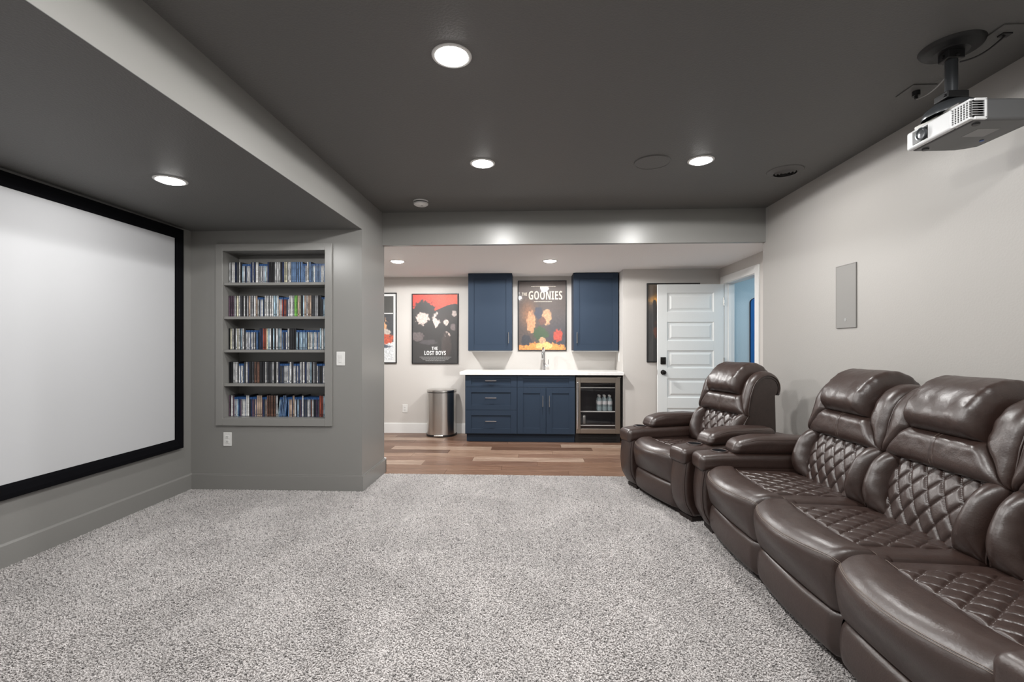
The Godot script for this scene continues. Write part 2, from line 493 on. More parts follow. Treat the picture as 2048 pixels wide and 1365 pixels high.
func build_wood_floor() -> void:
	var root := struct("floor_wood", MB.new().box(V(-3.4, -0.12, BARZ - 0.1), V(DOORX + 0.12, -0.014, HEAD)), M.black_plastic, "bar floor of brown wood planks in mixed tones", "floor")
	# grain pictures, one row of streaks each
	var woods := []
	var tones := [[0.30, 0.178, 0.118], [0.245, 0.145, 0.098], [0.42, 0.285, 0.205], [0.52, 0.39, 0.30], [0.275, 0.165, 0.115], [0.185, 0.105, 0.07], [0.33, 0.205, 0.145]]
	for k in 3:
		var im := Image.create(512, 64, false, Image.FORMAT_RGB8)
		var f := FastNoiseLite.new()
		f.seed = 40 + k; f.frequency = 0.02; f.fractal_octaves = 4
		var kn := FastNoiseLite.new()
		kn.seed = 80 + k; kn.frequency = 0.008
		for x in 512:
			for y in 64:
				var bend := kn.get_noise_2d(x, y * 2.0) * 14.0
				var s := f.get_noise_2d(x * 0.12, (y + bend) * 5.0) * 0.5 + f.get_noise_2d(x * 0.9 + 900, y * 12.0) * 0.18
				var g := clampf(0.84 + s * 0.42, 0.3, 1.0)
				im.set_pixel(x, y, Color(g, lerpf(g, g * g, 0.25), lerpf(g, g * g, 0.4)))
		woods.append(ImageTexture.create_from_image(im))
	var mats := []
	for k in tones.size() * 3:
		var m := mat("plank_%d" % k, lin(tones[k / 3][0] * 0.78, tones[k / 3][1] * 0.8, tones[k / 3][2] * 0.82), 0.36, 0.0, 0.45)
		m.albedo_texture = woods[k % 3]
		mats.append(m)
	var wide := 0.178; var deep := 0.0135
	var z := HEAD - 0.002
	var row := 0
	var order := [0, 4, 1, 3, 6, 0, 2, 4, 5, 3, 0, 1, 6, 2, 4, 0, 3, 1, 2]
	var n := 0
	while z > BARZ:
		var z1 := maxf(z - wide, BARZ)
		var x = -3.3 - [0.0, 0.55, 0.25, 0.83, 0.42, 0.1, 0.7][row % 7] * 1.22
		while x < DOORX + 0.1:
			var x0 := maxf(x, -3.3); var x1 := minf(x + 1.22, DOORX + 0.1)
			if x1 - x0 > 0.03:
				var b := MB.new().rbox(V(x0 + 0.0008, -deep, z1 + 0.0008), V(x1 - 0.0008, 0, z - 0.0008), 0.0012, 1)
				for i in b.v.size():
					b.t[i] = Vector2((b.v[i].x - x) / 1.22, (z - b.v[i].z) / wide)
				var tone: int = order[(n * 5 + row * 3) % order.size()]
				part("plank", b, mats[tone * 3 + rng.randi() % 3], root)
				n += 1
			x += 1.22
		z -= wide
		row += 1


func build_screen() -> void:
	var o := thing("projection_screen", "large white projection screen in a wide black velvet frame", "screen", V(LEFT, 0, -2.17))
	var y0 := 0.392; var y1 := 2.235; var z0 := -3.815 + 2.17; var z1 := 1.645
	var w := 0.085
	part("screen_surface", MB.new().box(V(0.02, y0 + 0.03, z0 + 0.03), V(0.026, y1 - 0.03, z1 - 0.03)), M.screen_white, o)
	var d := 0.042
	# mitred bevelled profiles; (a, b) runs across the profile from outside to inside
	var prof := [[0.0, 0.003], [0.0, d - 0.006], [0.006, d], [0.03, d + 0.001], [w - 0.02, d - 0.006], [w, d - 0.014], [w, 0.003]]
	var corners := [Vector2(z0, y0), Vector2(z1, y0), Vector2(z1, y1), Vector2(z0, y1)]
	var inward := [Vector2(1, 1), Vector2(-1, 1), Vector2(-1, -1), Vector2(1, -1)]
	for k in 4:
		var a: Vector2 = corners[k]; var c: Vector2 = corners[(k + 1) % 4]
		var ia: Vector2 = inward[k]; var ic: Vector2 = inward[(k + 1) % 4]
		var b := MB.new()
		for i in prof.size() - 1:
			var p = prof[i]; var q = prof[i + 1]
			var pa: Vector2 = a + ia * p[0]; var pc: Vector2 = c + ic * p[0]; var qa: Vector2 = a + ia * q[0]; var qc: Vector2 = c + ic * q[0]
			b.quad(V(p[1], pa.y, pa.x), V(q[1], qa.y, qa.x), V(q[1], qc.y, qc.x), V(p[1], pc.y, pc.x))
		for i in b.n.size():
			pass
		part("frame_bar", b, M.felt, o)


# ------------------------------------------------------------------ the shelf niche and its disc cases
func build_shelf_and_cases() -> void:
	var o := thing("built_in_shelf", "grey built in wall shelf with five rows of disc cases", "shelf", V(-2.2375, 0.56, SHELFWALL))
	var X0 := -2.752 + 2.2375; var X1 := -1.722 + 2.2375; var H := 1.583
	var w := 0.062
	part("frame_side", MB.new().rbox(V(X0, 0, 0), V(X0 + w, H, 0.019), 0.003, 2), M.grey_paint, o)
	part("frame_side", MB.new().rbox(V(X1 - w, 0, 0), V(X1, H, 0.019), 0.003, 2), M.grey_paint, o)
	part("frame_top", MB.new().rbox(V(X0 + w, H - w, 0), V(X1 - w, H, 0.019), 0.003, 2), M.grey_paint, o)
	part("frame_bottom", MB.new().rbox(V(X0 + w, 0, 0), V(X1 - w, w, 0.019), 0.003, 2), M.grey_paint, o)
	var i0 := -2.692 + 2.2375; var i1 := -1.783 + 2.2375
	var tops := [1.808, 1.512, 1.221, 0.925]
	for y in tops:
		part("shelf_board", MB.new().rbox(V(i0, y - 0.56 - 0.024, -0.215), V(i1, y - 0.56, -0.004), 0.002, 1), M.grey_paint, o)
	part("shelf_board", MB.new().box(V(i0, 0.0551, -0.215), V(i1, 0.068, -0.002)), M.grey_paint, o)
	# spine prints: streaks and specks of title, art and logo
	var prints := []
	for k in 6:
		var im := Image.create(12, 96, false, Image.FORMAT_RGB8)
		var r := RandomNumberGenerator.new()
		r.seed = 300 + k
		var a := r.randf_range(0.2, 0.5)
		var cols := []
		for x in 12: cols.append(0.22 if x == 0 or x == 11 else r.randf_range(0.55, 1.25))
		cols[r.randi_range(2, 5)] = 1.6; cols[r.randi_range(6, 9)] = 0.3
		for y in 96:
			for x in 12:
				var g: float = cols[x] * (0.9 + 0.1 * sin(y * 0.11 + k))
				if y > 96 * a and y < 96 * (a + 0.32) and x > 3 and x < 9 and r.randf() < 0.55: g = 0.25 if k % 2 == 0 else 1.6
				if y > 82 and y < 91 and x > 2 and x < 10 and r.randf() < 0.6: g = 1.7 if k % 3 else 0.2
				if y < 10 and r.randf() < 0.35: g *= 0.6
				im.set_pixel(x, y, Color(minf(g * 0.95, 1), minf(g * 0.95, 1), minf(g * 0.95, 1)))
		prints.append(ImageTexture.create_from_image(im))
	var pal := {
		"white": [0.72, 0.73, 0.76], "pale grey": [0.55, 0.56, 0.6], "mid grey": [0.28, 0.285, 0.3], "charcoal": [0.045, 0.047, 0.055], "black": [0.012, 0.012, 0.015],
		"navy blue": [0.02, 0.032, 0.085], "steel blue": [0.1, 0.17, 0.3], "pale blue": [0.35, 0.48, 0.62], "brown": [0.12, 0.06, 0.042], "tan": [0.42, 0.31, 0.24],
		"brick red": [0.26, 0.055, 0.035], "green": [0.16, 0.42, 0.07], "dull purple": [0.1, 0.06, 0.09], "cream": [0.62, 0.55, 0.42],
	}
	var inks := {}
	for c in pal:
		inks[c] = []
		for k in 2:
			var m := mat("spine_%s_%d" % [c, k], lin(minf(pal[c][0] * 1.75, 1), minf(pal[c][1] * 1.75, 1), minf(pal[c][2] * 1.75, 1)), 0.3)
			m.albedo_texture = prints[(c.length() + k * 3) % 6]
			inks[c].append(m)
	var blue := mat("case_blue", lin(0.014, 0.065, 0.20), 0.3)
	var black := mat("case_black", lin(0.012, 0.012, 0.014), 0.3)
	var mix := [
		["mid grey", "white", "white", "pale grey", "navy blue", "white", "pale grey", "black", "pale grey", "pale blue", "charcoal", "white", "mid grey"],
		["charcoal", "white", "pale grey", "mid grey", "white", "tan", "black", "steel blue", "cream", "mid grey", "charcoal", "white", "pale blue"],
		["charcoal", "white", "navy blue", "pale grey", "steel blue", "white", "black", "white", "pale blue", "pale grey", "cream", "pale blue", "white"],
		["black", "charcoal", "white", "navy blue", "mid grey", "pale grey", "white", "pale blue", "white", "charcoal", "pale grey", "white", "navy blue"],
		["brown", "charcoal", "white", "tan", "pale grey", "dull purple", "pale grey", "tan", "white", "navy blue", "pale blue", "white", "black"],
	]
	var special := [
		[[0.40, 0.45, "black"], [0.55, 0.58, "cream"], [0.62, 0.76, "steel blue"], [0.77, 0.795, "white"], [0.8, 1.0, "steel blue", 0.5]],
		[[0.0, 0.05, "dull purple"], [0.09, 0.11, "white"], [0.53, 0.57, "brick red"], [0.6, 0.64, "white"], [0.65, 0.69, "green"], [0.79, 0.82, "tan"]],
		[[0.34, 0.375, "brick red"], [0.6, 0.64, "black"], [0.69, 0.78, "pale blue", 0.7], [0.3, 0.33, "navy blue"]],
		[[0.0, 0.02, "black"], [0.19, 0.205, "white"], [0.21, 0.255, "charcoal"], [0.255, 0.305, "brown"], [0.305, 0.35, "black"], [0.73, 0.765, "white"]],
		[[0.1, 0.2, "white", 0.6], [0.26, 0.32, "tan"], [0.38, 0.46, "brown", 0.7], [0.5, 0.58, "steel blue"], [0.62, 0.65, "tan"], [0.9, 0.94, "brick red"]],
	]
	var bluray := [[[0.13, 0.21], [0.3, 0.38], [0.73, 0.78], [0.82, 1.0]], [[0.28, 0.36], [0.5, 0.6], [0.93, 0.97]], [[0.16, 0.3], [0.53, 0.58], [0.68, 0.9]], [[0.1, 0.15], [0.5, 0.6], [0.65, 0.71], [0.87, 1.0]], [[0.05, 0.17], [0.19, 0.27], [0.32, 0.37], [0.48, 0.52], [0.55, 0.63], [0.66, 0.73], [0.75, 0.9]]]
	var floors := [1.808, 1.512, 1.221, 0.925, 0.628]
	var rows := ["top shelf", "second shelf", "middle shelf", "fourth shelf", "bottom shelf"]
	var meshes := {}
	var left := -2.688; var right := -1.787
	for s in 5:
		var x := left
		var k := 0
		var lean := 0.0
		while x < right - 0.012:
			var f := (x - left) / (right - left)
			var c: String = mix[s][rng.randi() % mix[s].size()]
			for q in special[s]:
				if f >= q[0] and f < q[1] and (q.size() < 4 or rng.randf() < q[3]): c = q[2]
			var is_blue := false
			for q in bluray[s]:
				if f >= q[0] and f < q[1]: is_blue = true
			w = 0.0128 if is_blue else [0.0142, 0.0142, 0.0155, 0.0185][rng.randi() % 4]
			var h: float = 0.171 if is_blue else 0.188
			if s == 3 and f > 0.19 and f < 0.35: w = 0.024; h = 0.19
			if x + w > right: w = right - x
			k += 1
			var key := "%s %.4f" % ["b" if is_blue else "d", w]
			if not meshes.has(key):
				var g := 0.0009
				var body := MB.new().rbox(V(g / 2, 0, -0.134), V(w - g / 2, h, 0), 0.0016, 1)
				var lab := MB.new().box(V(0.0009, 0.002, 0.0), V(w - 0.0009, h - (0.018 if is_blue else 0.002), 0.0006))
				meshes[key] = [body.mesh(), lab.mesh()]
			var o2 := thing("disc_case", "%s disc case, %s from the left on the %s" % [("thick " if w > 0.017 else "") + c, nth(k), rows[s]], "disc case", V(x, floors[s] + 0.0003, -4.012 - rng.randf() * 0.007), 0.0, "disc cases on the " + rows[s])
			if is_blue:
				o2.set_meta("label", "%s disc case with blue top edge, %s from the left on the %s" % [c, nth(k), rows[s]])
			var tilt := 0.0
			if s == 4 and f > 0.49 and f < 0.57: tilt = -0.11
			elif lean < 0.0:
				x += h * sin(-lean) + 0.001
				o2.position.x = x
			lean = tilt
			o2.rotation.z = tilt
			o2.position.y += w * sin(-tilt)
			part("case", meshes[key][0], blue if is_blue else black, o2)
			part("spine_print", meshes[key][1], inks[c][rng.randi() % 2], o2)
			if rng.randf() < 0.12 and x + w + 0.004 < right:
				x += 0.003
			x += w


# ------------------------------------------------------------------ the bar
func nth(k: int) -> String:
	var tail := "th"
	if k % 100 < 10 or k % 100 > 20:
		tail = ["th", "st", "nd", "rd", "th", "th", "th", "th", "th", "th"][k % 10]
	return str(k) + tail


func shaker(b: MB, x0: float, y0: float, x1: float, y1: float, rx: float, ry: float, thick := 0.019, sink := 0.009) -> MB:   # front of four rails and a sunk panel, face at z = 0
	b.rbox(V(x0, y0, -thick), V(x0 + rx, y1, 0), 0.0015, 1)
	b.rbox(V(x1 - rx, y0, -thick), V(x1, y1, 0), 0.0015, 1)
	b.rbox(V(x0 + rx, y0, -thick), V(x1 - rx, y0 + ry, 0), 0.0015, 1)
	b.rbox(V(x0 + rx, y1 - ry, -thick), V(x1 - rx, y1, 0), 0.0015, 1)
	b.box(V(x0 + rx, y0 + ry, -thick + 0.002), V(x1 - rx, y1 - ry, -sink))
	return b


func pull(at: Vector3, long: float, upright: bool, parent: Node3D) -> void:
	var b := MB.new()
	var d := V(0, long / 2, 0) if upright else V(long / 2, 0, 0)
	var e := d * 0.86
	b.tube([at - d + V(0, 0, 0.03), at + d + V(0, 0, 0.03)], 0.0055, 10)
	b.tube([at - e, at - e + V(0, 0, 0.03)], 0.0045, 8)
	b.tube([at + e, at + e + V(0, 0, 0.03)], 0.0045, 8)
	part("handle", b, M.chrome, parent, "chrome bar handle")


func carcass(x0: float, y0: float, z0: float, x1: float, y1: float, z1: float, top := true) -> MB:
	var t := 0.016
	var b := MB.new()
	b.box(V(x0, y0, z0), V(x0 + t, y1, z1)).box(V(x1 - t, y0, z0), V(x1, y1, z1))
	b.box(V(x0 + t, y0, z0), V(x1 - t, y0 + t, z1)).box(V(x0 + t, y0 + t, z0), V(x1 - t, y1, z0 + 0.008))
	if top: b.box(V(x0 + t, y1 - t, z0 + 0.008), V(x1 - t, y1, z1))
	return b


func build_bar() -> void:
	var F := -6.0
	# drawers
	var o := thing("drawer_cabinet", "navy base cabinet with three drawers at the counter's trash can end", "cabinet", V(-0.868, 0, F))
	var W := 0.675
	part("body", carcass(0, 0.105, BARZ - F + 0.001, W, 0.872, -0.0195), M.navy, o)
	part("toe_kick", MB.new().box(V(0.012, 0, -0.09), V(W, 0.105, -0.07)).box(V(0.012, 0, BARZ - F + 0.018), V(0.03, 0.105, -0.09)), M.navy, o)
	var rows := [[0.718, 0.868, 0.036], [0.421, 0.715, 0.066], [0.116, 0.418, 0.066]]
	for r in rows:
		var d := part("drawer", shaker(MB.new(), 0.002, r[0], W - 0.002, r[1], 0.078, r[2]), M.navy, o)
		pull(V(W / 2, (r[0] + r[1]) / 2 + (0.008 if r[2] < 0.05 else 0.012), -0.004), 0.143, false, d)
	# sink unit
	o = thing("sink_cabinet", "navy base cabinet with two doors under the sink", "cabinet", V(-0.193, 0, F))
	W = 0.745
	part("body", carcass(0.001, 0.105, BARZ - F + 0.001, W, 0.872, -0.0195, false), M.navy, o)
	part("toe_kick", MB.new().box(V(0, 0, -0.09), V(W, 0.105, -0.07)), M.navy, o)
	part("false_front", shaker(MB.new(), 0.003, 0.718, W - 0.002, 0.868, 0.078, 0.036), M.navy, o)
	for k in 2:
		var x0 := 0.003 + k * 0.3725
		var d := part("door", shaker(MB.new(), x0, 0.116, x0 + 0.3685, 0.715, 0.075, 0.075), M.navy, o)
		pull(V(x0 + (0.329 if k == 0 else 0.040), 0.54, 0), 0.145, true, d)
	# counter with a cut-out, and the basin under it
	var c := MB.new()
	var cx0 := -0.934; var cx1 := 1.170; var cz := -5.965
	var sx0 := -0.04; var sx1 := 0.40; var sz0 := -6.44; var sz1 := -6.08
	c.rbox(V(cx0, 0.876, sz1), V(cx1, 0.915, cz), 0.003, 2)
	c.box(V(cx0, 0.876, BARZ), V(cx1, 0.915, sz0))
	c.box(V(cx0, 0.876, sz0), V(sx0, 0.915, sz1)).box(V(sx1, 0.876, sz0), V(cx1, 0.915, sz1))
	var ct := MeshInstance3D.new()
	ct.name = numbered("countertop"); ct.mesh = c.mesh(); ct.material_override = M.quartz
	add_child(ct)
	tag(ct, "white stone countertop running along the bar back wall", "countertop")
	o = thing("sink_basin", "steel sink basin let into the white countertop", "sink", V(0.18, 0.70, -6.26))
	part("bowl", MB.new().box(V(-0.225, 0, -0.185), V(0.225, 0.006, 0.185)).box(V(-0.225, 0.006, -0.185), V(-0.219, 0.175, 0.185)).box(V(0.219, 0.006, -0.185), V(0.225, 0.175, 0.185)).box(V(-0.219, 0.006, -0.185), V(0.219, 0.175, -0.179)).box(V(-0.219, 0.006, 0.179), V(0.219, 0.175, 0.185)), M.nickel, o)
	part("drain", MB.new().lathe([Vector2(0.04, 0.006), Vector2(0.038, 0.010), Vector2(0.02, 0.008), Vector2(0, 0.008)], 20), M.chrome, o)
	# faucet
	o = thing("faucet", "chrome gooseneck faucet with side lever behind the sink", "faucet", V(0.17, 0.915, -6.51))
	part("base", MB.new().lathe([Vector2(0.027, 0), Vector2(0.027, 0.008), Vector2(0.021, 0.014), Vector2(0.021, 0.095), Vector2(0.016, 0.102), Vector2(0.0, 0.103)], 24), M.chrome, o)
	var neck := [V(0, 0.09, 0), V(0, 0.2, 0)]
	for k in 13:
		var a := PI * k / 12.0
		neck.append(V(-0.012 * (1 - cos(a)), 0.25 + sin(a) * 0.062, (1 - cos(a)) * 0.062))
	neck.append(V(-0.026, 0.225, 0.125))
	part("spout", MB.new().tube(neck, 0.0115, 14), M.chrome, o)
	part("spray_head", MB.new().lathe([Vector2(0.0, 0.0), Vector2(0.013, 0.0), Vector2(0.016, 0.01), Vector2(0.0155, 0.07), Vector2(0.012, 0.085), Vector2(0.0, 0.085)], 18, V(-0.026, 0.15, 0.125)), M.chrome, o)
	var lv := part("lever", MB.new().tube([V(0.015, 0.06, 0), V(0.062, 0.06, 0)], 0.016, 16).tube([V(0.055, 0.062, 0), V(0.058, 0.145, 0.0)], 0.0045, 10), M.chrome, o)
	lv.name = "lever"
	build_cooler()
	# wall cabinets
	wall_cabinet(V(-0.869, 1.186, -6.29), 0.598, true, "navy wall cabinet beside the white framed red and black poster")
	wall_cabinet(V(0.558, 1.186, -6.29), 0.600, false, "navy wall cabinet above the beverage cooler")
	build_trash_can()


func wall_cabinet(at: Vector3, w: float, handle_right: bool, label: String) -> void:
	label = label.replace("white framed ", "")
	var o := thing("wall_cabinet", label, "cabinet", at, 0.0, "navy wall cabinets")
	var h := LOW - 1.186 - 0.002
	part("body", carcass(0, 0, BARZ + 6.29 + 0.001, w, h, -0.0195), M.navy, o)
	part("light_rail", MB.new().box(V(0.0, -0.012, BARZ + 6.29 + 0.002), V(w, -0.0001, -0.03)), M.white_trim, o, "pale underside of the cabinet")
	var d := part("door", shaker(MB.new(), 0.002, 0.002, w - 0.002, h - 0.002, 0.078, 0.078), M.navy, o)
	pull(V(w - 0.045 if handle_right else 0.045, 0.175, 0), 0.15, true, d)


func build_cooler() -> void:
	var o := thing("beverage_cooler", "undercounter beverage cooler with stainless framed glass door", "cooler", V(0.556, 0, -6.0))
	var w := 0.585
	var b := MB.new()
	b.box(V(0.004, 0.12, -0.58), V(0.045, 0.86, -0.045)).box(V(w - 0.045, 0.12, -0.58), V(w - 0.004, 0.86, -0.045))
	b.box(V(0.045, 0.82, -0.58), V(w - 0.045, 0.86, -0.045)).box(V(0.045, 0.12, -0.58), V(w - 0.045, 0.165, -0.045)).box(V(0.045, 0.165, -0.58), V(w - 0.045, 0.82, -0.545))
	part("body", b, M.black_satin, o)
	# grille
	var g := part("grille", MB.new().box(V(0.004, 0.0, -0.56), V(w - 0.004, 0.1195, -0.07)), M.black_plastic, o)
	for k in 5:
		part("slat", MB.new().rbox(V(0.05, 0.022 + k * 0.018, -0.07), V(w - 0.05, 0.031 + k * 0.018, -0.058), 0.002, 1), M.black_satin, g)
	# door
	var x0 := 0.010; var x1 := 0.572; var y0 := 0.126; var y1 := 0.845
	var ox0 := 0.066; var ox1 := 0.512; var oy0 := 0.187; var oy1 := 0.778
	b = MB.new()
	b.rbox(V(x0, y0, -0.042), V(ox0, y1, 0), 0.003, 2).rbox(V(ox1, y0, -0.042), V(x1, y1, 0), 0.003, 2)
	b.rbox(V(ox0, y0, -0.042), V(ox1, oy0, 0), 0.003, 2).rbox(V(ox0, oy1, -0.042), V(ox1, y1, 0), 0.003, 2)
	var d := part("door", b, M.warm_stainless, o, "brownish stainless door frame")
	part("pane", MB.new().box(V(ox0, oy0, -0.026), V(ox1, oy1, -0.022)), M.dark_glass, d)
	part("door_handle", MB.new().rbox(V(0.012, 0.19, 0.028), V(0.036, 0.79, 0.048), 0.007, 3).tube([V(0.024, 0.24, 0), V(0.024, 0.24, 0.035)], 0.007, 8).tube([V(0.024, 0.74, 0), V(0.024, 0.74, 0.035)], 0.007, 8), M.chrome, d, "tall bright bar handle")
	part("hinge", MB.new().rbox(V(x1 - 0.03, y1, -0.03), V(x1 + 0.012, y1 + 0.008, -0.008), 0.002, 1), M.nickel, o)
	for y in [0.715, 0.405, 0.225]:
		var s := part("shelf", MB.new().box(V(0.05, y - 0.008, -0.54), V(w - 0.05, y - 0.002, -0.07)), M.dark_glass, o)
		part("shelf_edge", MB.new().rbox(V(0.05, y - 0.012, -0.07), V(w - 0.05, y + 0.002, -0.058), 0.003, 2), M.white_plastic, s)
	# bottles of water on the middle shelf
	var prof := [Vector2(0.0, 0.0), Vector2(0.026, 0.0), Vector2(0.031, 0.006), Vector2(0.031, 0.05), Vector2(0.029, 0.056), Vector2(0.031, 0.062), Vector2(0.031, 0.135), Vector2(0.027, 0.155), Vector2(0.014, 0.175), Vector2(0.0125, 0.186), Vector2(0.0, 0.186)]
	var body := MB.new().lathe(prof, 20).mesh()
	var cap := MB.new().lathe([Vector2(0.0145, 0.184), Vector2(0.0145, 0.203), Vector2(0.0, 0.204)], 16).mesh()
	var wrap := MB.new().lathe([Vector2(0.0314, 0.085), Vector2(0.0314, 0.128)], 20).mesh()
	var names := ["leftmost", "middle", "rightmost"]
	for r in 2:
		for k in 3:
			var bt := thing("water_bottle", "clear water bottle with white label in the cooler, %s of the %s row" % [names[k], ["front", "rear"][r]], "bottle", V(0.556 + 0.325 + k * 0.068, 0.4035, -6.125 - r * 0.075), 0.0, "water bottles in the cooler")
			part("bottle_body", body, M.bottle_clear, bt)
			part("cap", cap, M.white_plastic, bt)
			part("wrap_label", wrap, M.label_white, bt)
	var cn := thing("drink_can", "small silver drink can at the left of the cooler's lowest shelf", "can", V(0.556 + 0.125, 0.2255, -6.14))
	part("can_body", MB.new().lathe([Vector2(0, 0), Vector2(0.024, 0), Vector2(0.031, 0.008), Vector2(0.031, 0.108), Vector2(0.026, 0.118), Vector2(0.026, 0.121), Vector2(0.0, 0.119)], 24), M.nickel, cn)
	part("ring_tab", MB.new().rbox(V(-0.007, 0.1195, -0.002), V(0.007, 0.122, 0.018), 0.001, 1), M.chrome, cn)


func build_trash_can() -> void:
	var o := thing("trash_can", "half round stainless steel pedal trash can against the bar wall", "trash can", V(-1.272, 0, -6.57))
	var w := 0.205; var dep := 0.265
	var ring := func(a: float, grow: float) -> Vector2:   # outline: flat back with rounded corners, half round front; a from 0 to 1
		var ang := TAU * a
		var x := cos(ang); var z := sin(ang)
		var n := 2.6 if z > 0 else 5.0
		var r := 1.0 / pow(pow(absf(x), n) + pow(absf(z), n), 1.0 / n)
		return Vector2(x * r * (w + grow), (z * r * ((dep - 0.03) if z > 0 else 0.03)) + (grow if z > 0 else -grow * 0.3) + 0.03)
	var shell := func(y0: float, y1: float, g0: float, g1: float) -> Callable:
		return func(u, v):
			var p: Vector2 = ring.call(1.0 - u, lerpf(g0, g1, v))
			return V(p.x, lerpf(y0, y1, v), p.y)
	part("base_ring", MB.new().grid(72, 1, shell.call(0.0, 0.028, 0.004, 0.004)).grid(72, 1, func(u, v): 
		var p: Vector2 = ring.call(1.0 - u, 0.004)
		return V(p.x * (1 - v), 0.028, 0.14 + (p.y - 0.14) * (1 - v))), M.black_plastic, o)
	part("body", MB.new().grid(96, 1, shell.call(0.028, 0.605, 0.0, -0.002)), M.stainless, o)
	part("collar", MB.new().grid(72, 1, shell.call(0.605, 0.614, -0.006, -0.006)), M.black_plastic, o)
	part("lid", MB.new().grid(96, 1, shell.call(0.614, 0.637, 0.001, 0.0)).grid(72, 8, func(u, v):
		var p: Vector2 = ring.call(1.0 - u, -0.002 * sin(v * PI / 2))
		var s = 1.0 - v
		return V(p.x * s, 0.637 + 0.016 * sqrt(1.0 - s * s), 0.13 + (p.y - 0.13) * s)), M.stainless, o)
	part("pedal", MB.new().rbox(V(-0.065, 0.016, dep - 0.01), V(0.065, 0.032, dep + 0.035), 0.007, 3), M.stainless, o)


